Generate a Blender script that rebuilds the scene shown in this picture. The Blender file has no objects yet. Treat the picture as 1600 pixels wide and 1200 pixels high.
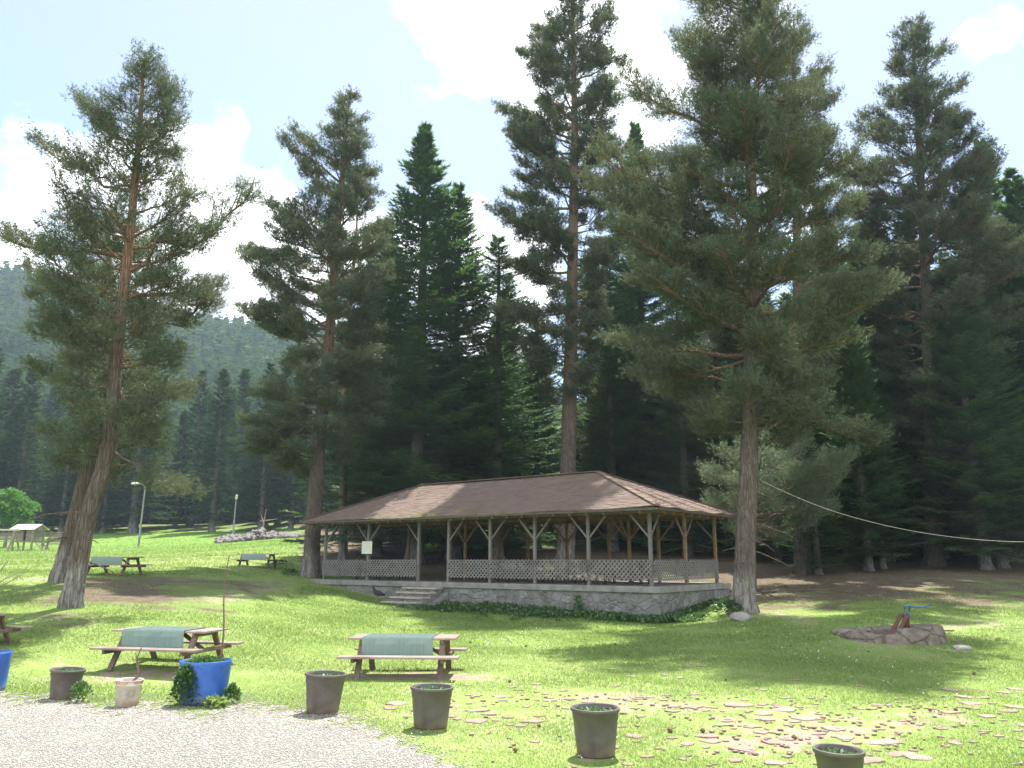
import bpy, bmesh, math, random
import numpy as np
from mathutils import Vector, Matrix

SC = bpy.context.scene
COL = SC.collection
R = math.radians
PI = math.pi

# ------------------------------------------------------------------ camera model
F = 1250.0
EYE = 1.9
PITCH = math.atan(275.0 / F)
CP, SP = math.cos(PITCH), math.sin(PITCH)


def pix(u, v, Y):
    """world point on the sight line of photo pixel (u, v), Y metres ahead"""
    a = (u - 800) / F
    b = (600 - v) / F
    dx, dy, dz = a, CP - b * SP, SP + b * CP
    t = Y / dy
    return np.array([dx * t, Y, EYE + dz * t])


def proj(P):
    P = np.asarray(P, float)
    x, y, z = P[..., 0], P[..., 1], P[..., 2] - EYE
    d = y * CP + z * SP
    up = -y * SP + z * CP
    d = np.where(d < 0.3, 0.3, d)
    return 800 + F * x / d, 600 - F * up / d


# ------------------------------------------------------------------ terrain
_COLS = [
    (-0.95, [(13, 0), (21, .8), (27, 1.3), (40, 1.8), (60, 2.3), (90, 3.2), (140, 7.5), (220, 30), (330, 80), (1200, 90)]),
    (-0.625, [(13, 0), (21, .75), (27, 1.25), (40, 1.75), (60, 2.2), (90, 3.2), (140, 7.5), (220, 26), (330, 70), (1200, 80)]),
    (-0.54, [(13, 0), (21, .75), (26.7, 1.27), (40, 1.75), (60, 2.25), (90, 3.3), (140, 8), (220, 22), (330, 60), (1200, 70)]),
    (-0.39, [(13, 0), (25, .85), (33, 1.55), (45, 2.05), (83, 3.3), (110, 5.4), (140, 8), (220, 20), (330, 50), (1200, 60)]),
    (-0.2445, [(13, 0), (25, .3), (36, .92), (38.5, 1.25), (60, 3.0), (110, 5.6), (220, 18), (330, 40), (1200, 50)]),
    (-0.14, [(13, 0), (25, .1), (31, .16), (33, .28), (40, 1.1), (60, 3.2), (110, 6), (220, 16), (330, 36), (1200, 45)]),
    (0.0, [(13, 0), (25, .05), (29, .12), (32, .3), (38, 1.1), (60, 3.6), (110, 7), (220, 16), (330, 34), (1200, 40)]),
    (0.18, [(13, 0), (26, .03), (32, .6), (38, 1.3), (60, 3.6), (110, 7), (220, 16), (330, 34), (1200, 40)]),
    (0.28, [(13, 0), (18, .06), (25.5, .3), (32, .8), (38, 1.4), (60, 3.4), (110, 7), (220, 16), (330, 34), (1200, 40)]),
    (0.484, [(13, 0), (17.7, .08), (30, .8), (38, 1.45), (60, 3.2), (110, 6.5), (220, 16), (330, 34), (1200, 40)]),
    (0.9, [(13, 0), (17.7, .1), (30, .85), (38, 1.5), (60, 3.2), (110, 6.5), (220, 16), (330, 34), (1200, 40)]),
]


def _h_raw(X, Y):
    Y0 = Y
    Y = np.minimum(Y, 140.0 + (Y - 140.0) * .012 * (Y > 140))
    Ys = np.maximum(Y, 8.0)
    k = X / np.maximum(Y0, 8.0)
    cols = np.array([c[0] for c in _COLS])
    prof = [np.interp(Y, [p[0] for p in c[1]], [p[1] for p in c[1]]) for c in _COLS]
    prof = np.array(prof)
    k = np.clip(k, cols[0], cols[-1])
    i = np.clip(np.searchsorted(cols, k) - 1, 0, len(cols) - 2)
    f = (k - cols[i]) / (cols[i + 1] - cols[i])
    f = f * f * (3 - 2 * f)
    idx = np.arange(X.size).reshape(X.shape)
    pf = prof.reshape(len(cols), -1)
    a = pf[i.ravel(), idx.ravel()].reshape(X.shape)
    b = pf[(i + 1).ravel(), idx.ravel()].reshape(X.shape)
    return a * (1 - f) + b * f


# pavilion frame: origin at its left front corner, x along the front, y inwards
PC = np.array([4.67, 26.0])
DX = np.array([.8, -.6])
DY = np.array([.6, .8])
PL, PW, PZ = 16.9, 5.8, 1.07
PO = PC - PL * DX


def pav_local(X, Y):
    rx, ry = X - PO[0], Y - PO[1]
    return rx * DX[0] + ry * DX[1], rx * DY[0] + ry * DY[1]


def ground_z(X, Y):
    X = np.asarray(X, float)
    Y = np.asarray(Y, float)
    sh = X.shape
    X = X.reshape(-1)
    Y = Y.reshape(-1)
    acc = 0
    r = np.clip(0.05 * Y, .2, 6)
    for ox, oy in ((0, 0), (1, 0), (-1, 0), (0, 1), (0, -1)):
        acc = acc + _h_raw(X + ox * r, Y + oy * r)
    z = acc / 5
    near = np.clip((Y - 9) / 10, 0, 1) * np.clip((160 - Y) / 40, 0, 1)
    z = z + near * .035 * (np.sin(X * 1.3 + 1.7) * np.sin(Y * .9 + .3) + .6 * np.sin(X * .43 - Y * .37))
    lx, ly = pav_local(X, Y)
    inside = (lx > .1) & (lx < PL - .1) & (ly > .1) & (ly < PW - .1)
    z = np.where(inside, np.minimum(z, .8), z)
    return z.reshape(sh)


def gz(x, y):
    return float(ground_z(np.array([x]), np.array([y]))[0])


def gpix(u, v):
    """ground point seen at a photo pixel"""
    prev = None
    for Y in np.concatenate([np.arange(7, 40, .05), np.arange(40, 200, .25)]):
        p = pix(u, v, Y)
        d = p[2] - gz(p[0], Y)
        if d <= 0:
            return np.array([p[0], Y, gz(p[0], Y)])
    return np.array([p[0], Y, gz(p[0], Y)])


# ------------------------------------------------------------------ node helpers
class NT:
    def __init__(self, name):
        self.m = bpy.data.materials.new(name)
        self.m.use_nodes = True
        self.n = self.m.node_tree.nodes
        self.l = self.m.node_tree.links
        self.n.clear()
        self.out = self.n.new('ShaderNodeOutputMaterial')

    def node(self, t, **kw):
        x = self.n.new(t)
        for k, v in kw.items():
            setattr(x, k, v)
        return x

    def put(self, sock, v):
        if v is None:
            return
        if isinstance(v, bpy.types.NodeSocket):
            self.l.new(v, sock)
        elif isinstance(v, (tuple, list)) and sock.type == 'RGBA' and len(v) == 3:
            sock.default_value = (*v, 1)
        else:
            sock.default_value = v

    def coord(self, kind='Object', scale=(1, 1, 1)):
        t = self.node('ShaderNodeTexCoord')
        mp = self.node('ShaderNodeMapping')
        self.l.new(t.outputs[kind], mp.inputs[0])
        mp.inputs['Scale'].default_value = scale
        return mp.outputs[0]

    def geo_pos(self, scale=(1, 1, 1)):
        t = self.node('ShaderNodeNewGeometry')
        mp = self.node('ShaderNodeMapping')
        self.l.new(t.outputs['Position'], mp.inputs[0])
        mp.inputs['Scale'].default_value = scale
        return mp.outputs[0]

    def noise(self, vec, scale, detail=4, rough=.55, dist=0):
        x = self.node('ShaderNodeTexNoise')
        self.put(x.inputs['Vector'], vec)
        x.inputs['Scale'].default_value = scale
        x.inputs['Detail'].default_value = detail
        x.inputs['Roughness'].default_value = rough
        x.inputs['Distortion'].default_value = dist
        return x.outputs['Fac']

    def voronoi(self, vec, scale, feature='F1', out='Distance', rnd=1):
        x = self.node('ShaderNodeTexVoronoi', feature=feature)
        self.put(x.inputs['Vector'], vec)
        x.inputs['Scale'].default_value = scale
        x.inputs['Randomness'].default_value = rnd
        return x.outputs[out]

    def ramp(self, fac, a, b, lo=0.0, hi=1.0):
        x = self.node('ShaderNodeMapRange')
        x.interpolation_type = 'SMOOTHSTEP'
        self.put(x.inputs['Value'], fac)
        x.inputs['From Min'].default_value = a
        x.inputs['From Max'].default_value = b
        x.inputs['To Min'].default_value = lo
        x.inputs['To Max'].default_value = hi
        return x.outputs[0]

    def mix(self, fac, a, b, blend='MIX'):
        x = self.node('ShaderNodeMix', data_type='RGBA', blend_type=blend)
        self.put(x.inputs[0], fac)
        self.put(x.inputs[6], a)
        self.put(x.inputs[7], b)
        return x.outputs[2]

    def math(self, op, a, b=None, clamp=False):
        x = self.node('ShaderNodeMath', operation=op, use_clamp=clamp)
        self.put(x.inputs[0], a)
        if b is not None:
            self.put(x.inputs[1], b)
        return x.outputs[0]

    def attr(self, name):
        x = self.node('ShaderNodeAttribute', attribute_name=name)
        return x.outputs['Fac']

    def objrand(self):
        return self.node('ShaderNodeObjectInfo').outputs['Random']

    def bump(self, h, strength=.5, dist=.02):
        x = self.node('ShaderNodeBump')
        self.put(x.inputs['Height'], h)
        x.inputs['Strength'].default_value = strength
        x.inputs['Distance'].default_value = dist
        return x.outputs[0]

    def principled(self, color, rough=.8, spec=.3, normal=None, metal=0):
        p = self.node('ShaderNodeBsdfPrincipled')
        self.put(p.inputs['Base Color'], color)
        self.put(p.inputs['Roughness'], rough)
        p.inputs['Specular IOR Level'].default_value = spec
        p.inputs['Metallic'].default_value = metal
        if normal is not None:
            self.l.new(normal, p.inputs['Normal'])
        self.l.new(p.outputs[0], self.out.inputs[0])
        return self.m

    def leaf(self, color, trans, amount=.35, spec=0.0):
        d = self.node('ShaderNodeBsdfDiffuse')
        t = self.node('ShaderNodeBsdfTranslucent')
        mx = self.node('ShaderNodeMixShader')
        self.put(d.inputs[0], color)
        self.put(t.inputs[0], trans)
        mx.inputs[0].default_value = amount
        self.l.new(d.outputs[0], mx.inputs[1])
        self.l.new(t.outputs[0], mx.inputs[2])
        last = mx.outputs[0]
        if spec:
            g = self.node('ShaderNodeBsdfGlossy')
            g.inputs['Roughness'].default_value = .45
            g.inputs[0].default_value = (.9, .95, 1, 1)
            m2 = self.node('ShaderNodeMixShader')
            m2.inputs[0].default_value = spec
            self.l.new(last, m2.inputs[1])
            self.l.new(g.outputs[0], m2.inputs[2])
            last = m2.outputs[0]
        self.l.new(last, self.out.inputs[0])
        return self.m


def wood(name, c1, c2, c3=None, rough=.85, grain=(3, 40, 40), bump=.3):
    t = NT(name)
    v = t.coord('Object', grain)
    n = t.noise(v, 1.0, 5, .65)
    n2 = t.noise(t.coord('Object', (1, 1, 1)), 2.3, 3)
    c = t.mix(t.ramp(n, .3, .7), c1, c2)
    if c3:
        c = t.mix(t.ramp(n2, .5, .72), c, c3)
    rnd = t.objrand()
    c = t.mix(t.math('MULTIPLY', rnd, .35), c, tuple(x * .55 for x in c1))
    return t.principled(c, rough, .25, t.bump(n, bump, .01))


def foliage(name, c1, c2, tip, trans, amount=.35, spec=.03):
    t = NT(name)
    a = t.attr('tint')
    tipf = t.attr('tip')
    rnd = t.objrand()
    c = t.mix(a, c1, c2)
    c = t.mix(tipf, c, tip)
    c = t.mix(t.math('MULTIPLY', rnd, .35), c, tuple(x * .6 for x in c1))
    tr = t.mix(tipf, trans, tuple(x * 1.5 for x in trans))
    return t.leaf(c, tr, amount, spec)


# ------------------------------------------------------------------ mesh helpers
class MB:
    """collects shapes, links them as ONE mesh object"""

    def __init__(self):
        self.v = []
        self.f = []

    def add(self, vs, fs):
        o = len(self.v)
        self.v.extend([tuple(map(float, p)) for p in vs])
        self.f.extend([tuple(i + o for i in f) for f in fs])

    def box(self, c, s, rz=0.0, mat=None):
        hx, hy, hz = s[0] / 2, s[1] / 2, s[2] / 2
        M = mat if mat is not None else Matrix.Rotation(rz, 3, 'Z')
        vs = []
        for x, y, z in ((-1, -1, -1), (1, -1, -1), (1, 1, -1), (-1, 1, -1), (-1, -1, 1), (1, -1, 1), (1, 1, 1), (-1, 1, 1)):
            vs.append(Vector(c) + M @ Vector((x * hx, y * hy, z * hz)))
        self.add(vs, [(0, 3, 2, 1), (4, 5, 6, 7), (0, 1, 5, 4), (1, 2, 6, 5), (2, 3, 7, 6), (3, 0, 4, 7)])

    def beam(self, a, b, w, h, up=(0, 0, 1)):
        a, b, up = Vector(a), Vector(b), Vector(up)
        t = (b - a)
        L = t.length
        t.normalize()
        if abs(t.dot(up)) > .98:
            up = Vector((0, 1, 0))
        s = t.cross(up).normalized()
        n = s.cross(t).normalized()
        M = Matrix((t, s, n)).transposed()
        self.box((a + b) / 2, (L, w, h), mat=M)

    def tube(self, pts, rad, k=10, cap=True):
        pts = np.array(pts, float)
        rad = np.full(len(pts), rad) if np.isscalar(rad) else np.array(rad, float)
        V, Q = batch_tubes(pts[None], rad[None], k)
        n = len(pts)
        fs = [tuple(q) for q in Q]
        if cap:
            fs.append(tuple(range(k))[::-1])
            fs.append(tuple(range((n - 1) * k, n * k)))
        self.add(V, fs)

    def lathe(self, prof, k=32, c=(0, 0, 0), wob=None):
        vs, fs = [], []
        n = len(prof)
        for r, z in prof:
            for j in range(k):
                a = 2 * PI * j / k
                w = 1 + (wob(a, z) if wob else 0)
                vs.append((c[0] + r * w * math.cos(a), c[1] + r * w * math.sin(a), c[2] + z))
        for i in range(n - 1):
            for j in range(k):
                j2 = (j + 1) % k
                fs.append((i * k + j, i * k + j2, (i + 1) * k + j2, (i + 1) * k + j))
        self.add(vs, fs)

    def disc(self, c, r, k=28, up=True):
        vs = [(c[0] + r * math.cos(2 * PI * j / k), c[1] + r * math.sin(2 * PI * j / k), c[2]) for j in range(k)]
        f = tuple(range(k))
        self.add(vs, [f if up else f[::-1]])

    def build(self, name, mat, parent=None, smooth=False, bevel=0.0):
        me = bpy.data.meshes.new(name)
        me.from_pydata(self.v, [], self.f)
        me.materials.append(mat)
        if smooth:
            me.polygons.foreach_set('use_smooth', [True] * len(me.polygons))
        me.update()
        return link(name, me, parent, bevel)


def link(name, me, parent=None, bevel=0.0):
    o = bpy.data.objects.new(name, me)
    COL.objects.link(o)
    if parent is not None:
        o.parent = parent
    if bevel:
        b = o.modifiers.new('bevel', 'BEVEL')
        b.width = bevel
        b.segments = 2
        b.limit_method = 'ANGLE'
        b.angle_limit = R(40)
    return o


def np_mesh(name, V, Q=None, T=None, mat=None, smooth=False, attrs=None):
    me = bpy.data.meshes.new(name)
    V = np.ascontiguousarray(V, dtype=np.float32)
    me.vertices.add(len(V))
    me.vertices.foreach_set('co', V.ravel())
    nq = 0 if Q is None else len(Q)
    nt = 0 if T is None else len(T)
    loops = []
    if nq:
        loops.append(np.asarray(Q, dtype=np.int32).ravel())
    if nt:
        loops.append(np.asarray(T, dtype=np.int32).ravel())
    loops = np.concatenate(loops)
    me.loops.add(len(loops))
    me.loops.foreach_set('vertex_index', loops)
    me.polygons.add(nq + nt)
    st = np.concatenate([np.arange(nq) * 4, nq * 4 + np.arange(nt) * 3]).astype(np.int32)
    me.polygons.foreach_set('loop_start', st)
    if smooth:
        me.polygons.foreach_set('use_smooth', np.ones(nq + nt, dtype=bool))
    if attrs:
        for k, a in attrs.items():
            at = me.attributes.new(k, 'FLOAT', 'POINT')
            at.data.foreach_set('value', np.ascontiguousarray(a, dtype=np.float32))
    me.update(calc_edges=True)
    if mat:
        me.materials.append(mat)
    return me


def nrm(a):
    return a / np.maximum(np.linalg.norm(a, axis=-1, keepdims=True), 1e-9)


def batch_tubes(P, Rd, k):
    B, n, _ = P.shape
    T = nrm(np.gradient(P, axis=1))
    m = nrm(T.mean(axis=1))
    ref = np.where(np.abs(m[:, 2:3]) > .85, np.array([[1., 0, 0]]), np.array([[0, 0, 1.]]))
    N1 = nrm(np.cross(T, ref[:, None, :]))
    N2 = np.cross(N1, T)
    a = np.arange(k) * 2 * PI / k
    V = P[:, :, None, :] + Rd[:, :, None, None] * (np.cos(a)[None, None, :, None] * N1[:, :, None, :] + np.sin(a)[None, None, :, None] * N2[:, :, None, :])
    b = np.arange(B)[:, None, None] * n * k
    i = np.arange(n - 1)[None, :, None] * k
    j = np.arange(k)[None, None, :]
    j2 = (j + 1) % k
    q = np.stack(np.broadcast_arrays(b + i + j, b + i + j2, b + i + k + j2, b + i + k + j), -1).reshape(-1, 4)
    return V.reshape(-1, 3), q[:, ::-1]


def tag(o, label=None, cat=None, group=None, kind=None):
    if label:
        o['label'] = label
    if cat:
        o['category'] = cat
    if group:
        o['group'] = group
    if kind:
        o['kind'] = kind
    return o


def thing(name, label, cat, loc=(0, 0, 0), rz=0.0, group=None):
    o = bpy.data.objects.new(name, None)
    o.empty_display_size = .2
    COL.objects.link(o)
    o.location = tuple(map(float, loc))
    o.rotation_euler = (0, 0, rz)
    return tag(o, label, cat, group)


def dup(root, loc, rz=0.0, label=None, group=None, scale=1.0):
    r = root.copy()
    COL.objects.link(r)
    r.location = tuple(map(float, loc))
    r.rotation_euler = (0, 0, rz)
    r.scale = (scale,) * 3 if np.isscalar(scale) else scale
    if label:
        r['label'] = label
    if group:
        r['group'] = group
    for ch in list(root.children):
        c = ch.copy()
        COL.objects.link(c)
        c.parent = r
        for g in ch.children:
            d = g.copy()
            COL.objects.link(d)
            d.parent = c
    return r

HAZE = 0.00034
EXPO = 1.9
# ------------------------------------------------------------------ materials
M = {}


def make_ground():
    t = NT('ground')
    p = t.geo_pos()
    big = t.noise(p, .55, 5, .6)
    mid = t.noise(p, 3.2, 5, .65)
    fine = t.noise(p, 38, 4, .7)
    dirt = t.attr('dirt')
    duff = t.attr('duff')
    dry = t.attr('dry')
    lush = t.attr('lush')
    g = t.mix(t.ramp(big, .35, .65), (.150, .225, .050), (.20, .275, .070))
    g = t.mix(t.ramp(mid, .5, .75), g, (.235, .275, .095))
    big2 = t.noise(t.geo_pos((1, .8, 1)), .95, 6, .65, .6)
    g = t.mix(t.ramp(big2, .52, .68, 0, .75), g, (.29, .30, .125))
    g = t.mix(t.ramp(big2, .30, .42, .6, 0), g, (.105, .185, .04))
    g = t.mix(t.math('MULTIPLY', dry, t.ramp(mid, .3, .6)), g, (.30, .31, .14))
    g = t.mix(lush, g, t.mix(t.ramp(mid, .35, .7), (.125, .24, .04), (.19, .29, .06)))
    g = t.mix(t.ramp(fine, .35, .7), g, t.mix(.5, g, (.085, .14, .035)))
    soil = t.mix(t.ramp(mid, .3, .7), (.17, .128, .09), (.26, .20, .15))
    soil = t.mix(t.ramp(fine, .4, .65), soil, (.33, .27, .22))
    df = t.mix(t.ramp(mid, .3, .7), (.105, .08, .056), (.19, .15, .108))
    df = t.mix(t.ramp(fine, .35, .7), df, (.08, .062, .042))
    dm = t.ramp(t.math('ADD', dirt, t.math('MULTIPLY', t.math('SUBTRACT', mid, .5), 1.1)), .35, .62)
    um = t.ramp(t.math('ADD', duff, t.math('MULTIPLY', t.math('SUBTRACT', big, .5), 1.3)), .35, .65)
    c = t.mix(dm, g, soil)
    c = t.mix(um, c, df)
    hgt = t.math('ADD', t.math('MULTIPLY', mid, .6), t.math('MULTIPLY', fine, .4))
    return t.principled(c, .95, .1, t.bump(hgt, .5, .05))


def make_gravel():
    t = NT('gravel')
    p = t.geo_pos()
    v = t.voronoi(p, 42, out='Color')
    d = t.voronoi(p, 42)
    n = t.noise(p, 1.1, 5, .6)
    sep = t.node('ShaderNodeSeparateColor')
    t.l.new(v, sep.inputs[0])
    c = t.mix(sep.outputs[0], (.29, .268, .245), (.42, .395, .37))
    c = t.mix(t.ramp(d, .35, .7), c, (.17, .155, .14))
    c = t.mix(t.ramp(n, .5, .75), c, (.36, .345, .27))
    return t.principled(c, .9, .15, t.bump(d, .6, -.015))


M['ground'] = make_ground()
M['gravel'] = make_gravel()


def stone(name, c1, c2, c3, scale=4, rough=.9, cells=0):
    t = NT(name)
    p = t.coord('Object')
    n = t.noise(p, scale, 6, .65)
    n2 = t.noise(p, scale * 6, 4, .7)
    r = t.objrand()
    c = t.mix(t.ramp(n, .35, .65), c1, c2)
    c = t.mix(t.ramp(n2, .5, .8), c, c3)
    c = t.mix(t.math('MULTIPLY', r, .4), c, tuple(x * .6 for x in c1))
    hh = t.math('ADD', n, t.math('MULTIPLY', n2, .4))
    if cells:
        ed = t.voronoi(t.coord('Object', (1, 1, 1.6)), cells, feature='DISTANCE_TO_EDGE')
        jn = t.ramp(t.math('ADD', ed, t.math('MULTIPLY', t.math('SUBTRACT', n, .5), .16)), .0, .07)
        c = t.mix(t.math('MULTIPLY', t.math('SUBTRACT', 1.0, jn), .5), c, tuple(x * .5 for x in c3))
        c = t.mix(t.math('MULTIPLY', t.ramp(t.noise(p, 2.2, 4), .5, .68), .55), c, (.10, .11, .06))
        hh = t.math('ADD', hh, jn)
    return t.principled(c, rough, .2, t.bump(hh, .7, .03))


M['pebble'] = stone('pebble', (.36, .33, .295), (.47, .44, .395), (.23, .275, .25), 30)
M['flag'] = stone('flagstone', (.33, .235, .195), (.41, .305, .26), (.21, .15, .125), 5)
M['rock'] = stone('rock', (.24, .22, .20), (.34, .32, .30), (.12, .12, .10), 4)
M['rubble'] = stone('rubble', (.15, .13, .125), (.24, .22, .21), (.09, .08, .075), 3)
M['wellstone'] = stone('well_stone', (.17, .135, .115), (.27, .225, .20), (.11, .10, .075), 7, .9, 1.9)


def make_wall():
    t = NT('rubble_wall')
    p = t.coord('Object', (1, 1, 1.35))
    cid = t.voronoi(p, 2.6, out='Color', rnd=.9)
    edge = t.voronoi(p, 2.6, feature='DISTANCE_TO_EDGE', rnd=.9)
    sep = t.node('ShaderNodeSeparateColor')
    t.l.new(cid, sep.inputs[0])
    n = t.noise(p, 7, 6, .7)
    st = t.mix(sep.outputs[0], (.17, .168, .16), (.27, .268, .258))
    st = t.mix(t.ramp(n, .4, .75), st, (.16, .15, .13))
    mort = t.mix(n, (.15, .142, .13), (.22, .21, .195))
    c = t.mix(t.ramp(t.math('ADD', edge, t.math('MULTIPLY', t.math('SUBTRACT', n, .5), .10)), .0, .09, .35, 1), mort, st)
    z = t.node('ShaderNodeSeparateXYZ')
    t.l.new(p, z.inputs[0])
    moss = t.math('MULTIPLY', t.ramp(t.noise(p, 3, 4), .5, .65), .6)
    c = t.mix(moss, c, (.10, .105, .07))
    return t.principled(c, .95, .1, t.bump(t.math('ADD', t.ramp(edge, 0, .1), t.math('MULTIPLY', n, .5)), .7, .03))


M['wall'] = make_wall()


def make_concrete():
    t = NT('concrete')
    p = t.coord('Object')
    n = t.noise(p, 3, 6, .65)
    f = t.noise(p, 40, 4, .7)
    c = t.mix(t.ramp(n, .3, .7), (.21, .20, .185), (.31, .30, .28))
    c = t.mix(t.ramp(f, .45, .8), c, (.14, .135, .115))
    c = t.mix(t.math('MULTIPLY', t.ramp(t.noise(p, 1.7, 4), .5, .7), .6), c, (.13, .125, .09))
    return t.principled(c, .92, .15, t.bump(f, .3, .01))


M['concrete'] = make_concrete()
M['tread'] = stone('lit_step_slab', (.33, .285, .25), (.44, .39, .345), (.22, .19, .16), 5)  # paler than the risers, standing in for the lit edges of the steps


def make_shingle():
    t = NT('shingle')
    p = t.coord('Object')
    n = t.noise(p, 1.3, 5, .62)
    f = t.noise(p, 26, 4, .7)
    v = t.voronoi(t.coord('Object', (3.3, 6.2, 0.1)), 1.0, out='Color')
    sep = t.node('ShaderNodeSeparateColor')
    t.l.new(v, sep.inputs[0])
    c = t.mix(sep.outputs[0], (.160, .116, .097), (.198, .148, .126))
    c = t.mix(t.ramp(f, .45, .75), c, (.135, .09, .075))
    mossn = t.math('ADD', t.math('MULTIPLY', n, .75), t.math('MULTIPLY', f, .25))
    mm = t.math('ADD', mossn, t.math('MULTIPLY', t.attr('moss'), .18))
    c = t.mix(t.ramp(mm, .68, .84), c, (.135, .125, .062))
    c = t.mix(t.ramp(mm, .84, .98), c, (.075, .082, .034))
    return t.principled(c, .92, .15, t.bump(f, .5, .015))


M['shingle'] = make_shingle()
M['post'] = wood('grey_post_wood', (.175, .155, .145), (.235, .215, .205), (.15, .13, .115), grain=(30, 30, 3))
M['lattice'] = wood('lattice_wood', (.20, .185, .178), (.28, .26, .25), (.155, .14, .125), grain=(14, 14, 14))
M['warm'] = wood('warm_pine_wood', (.20, .125, .075), (.29, .19, .115), (.14, .09, .06), grain=(8, 8, 8))
M['deck'] = wood('roof_boarding', (.36, .20, .10), (.46, .28, .15), (.27, .15, .075), grain=(2, 14, 14))
M['fascia'] = wood('weathered_fascia_wood', (.085, .07, .055), (.14, .115, .09), (.07, .065, .04), grain=(6, 30, 30))
M['table'] = wood('table_wood', (.29, .215, .19), (.38, .30, .27), (.22, .17, .15), grain=(3, 40, 40), rough=.32)
M['leg'] = wood('table_leg_wood', (.15, .105, .08), (.22, .165, .13), (.12, .09, .07), grain=(20, 20, 20))
M['play'] = wood('playhouse_wood', (.25, .205, .175), (.34, .29, .25), (.19, .15, .12), grain=(5, 5, 30))
M['playroof'] = wood('playhouse_roof', (.50, .42, .39), (.58, .50, .47), None, grain=(3, 20, 20))
M['rust'] = stone('rusty_iron', (.12, .055, .04), (.17, .085, .06), (.07, .045, .04), 12, .75)


def make_cloth():
    t = NT('oilcloth')
    p = t.coord('Object', (46, 1, 1))
    n = t.noise(p, 1, 2)
    m = t.noise(t.coord('Object'), 3.2, 4)
    c = t.mix(t.ramp(n, .35, .65), (.15, .22, .20), (.168, .242, .218))
    c = t.mix(t.ramp(m, .5, .8), c, (.22, .27, .24))
    return t.principled(c, .2, .7, t.bump(m, .2, .01))


M['cloth'] = make_cloth()


def plain(name, c1, c2, scale=6, rough=.6, spec=.3, dirt=None, bump=.15):
    t = NT(name)
    p = t.coord('Object')
    n = t.noise(p, scale, 5, .65)
    c = t.mix(t.ramp(n, .3, .7), c1, c2)
    if dirt:
        sp = t.node('ShaderNodeSeparateXYZ')
        t.l.new(p, sp.inputs[0])
        d = t.math('ADD', t.ramp(sp.outputs[2], 0.0, .22, .45, 0.0), t.math('MULTIPLY', t.math('SUBTRACT', t.noise(p, 9, 4), .45), .8))
        c = t.mix(t.ramp(d, .15, .6), c, dirt)
    return t.principled(c, rough, spec, t.bump(n, bump, .01))


M['pot'] = plain('pot_plastic', (.088, .078, .070), (.125, .112, .10), 5, .55, .35, (.20, .155, .115))
M['blue'] = plain('blue_plastic', (.022, .085, .36), (.04, .13, .45), 4, .38, .5, (.12, .14, .20))
M['bucket'] = plain('bucket_plastic', (.50, .44, .37), (.64, .58, .50), 4, .6, .3, (.36, .27, .19))
M['stain'] = plain('bucket_stain', (.34, .20, .11), (.48, .34, .22), 14, .8, .2)
M['print'] = plain('bucket_print', (.28, .24, .20), (.40, .35, .30), 24, .7, .2)
M['soil'] = plain('soil', (.07, .055, .04), (.13, .105, .075), 26, .95, .1, None, .8)
M['galv'] = plain('lamp_pole', (.20, .19, .185), (.27, .26, .25), 3, .6, .4)
M['lamp'] = plain('lamp_head', (.62, .60, .57), (.72, .70, .68), 3, .4, .4)
M['pumpblue'] = plain('blue_painted_iron', (.045, .115, .20), (.075, .165, .27), 14, .5, .4)
M['white'] = plain('white_board', (.60, .60, .53), (.68, .68, .61), 3, .7, .25)
M['rope'] = plain('cable_sheath', (.40, .36, .31), (.50, .46, .40), 8, .7, .2)
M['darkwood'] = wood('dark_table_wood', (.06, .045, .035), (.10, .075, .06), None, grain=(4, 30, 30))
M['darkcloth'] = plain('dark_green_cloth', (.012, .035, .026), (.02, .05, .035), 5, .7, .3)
M['feather'] = plain('black_feathers', (.014, .013, .014), (.03, .028, .03), 30, .5, .4)
M['comb'] = plain('red_comb', (.30, .03, .025), (.35, .04, .03), 10, .6, .3)
M['birdleg'] = plain('bird_leg', (.24, .17, .08), (.28, .2, .1), 10, .6, .3)
M['deadwood'] = wood('bare_twig_bark', (.26, .21, .17), (.36, .30, .25), None, grain=(12, 12, 12))
M['sapling'] = wood('sapling_bark', (.15, .095, .07), (.20, .14, .10), None, grain=(12, 12, 12))


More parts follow.
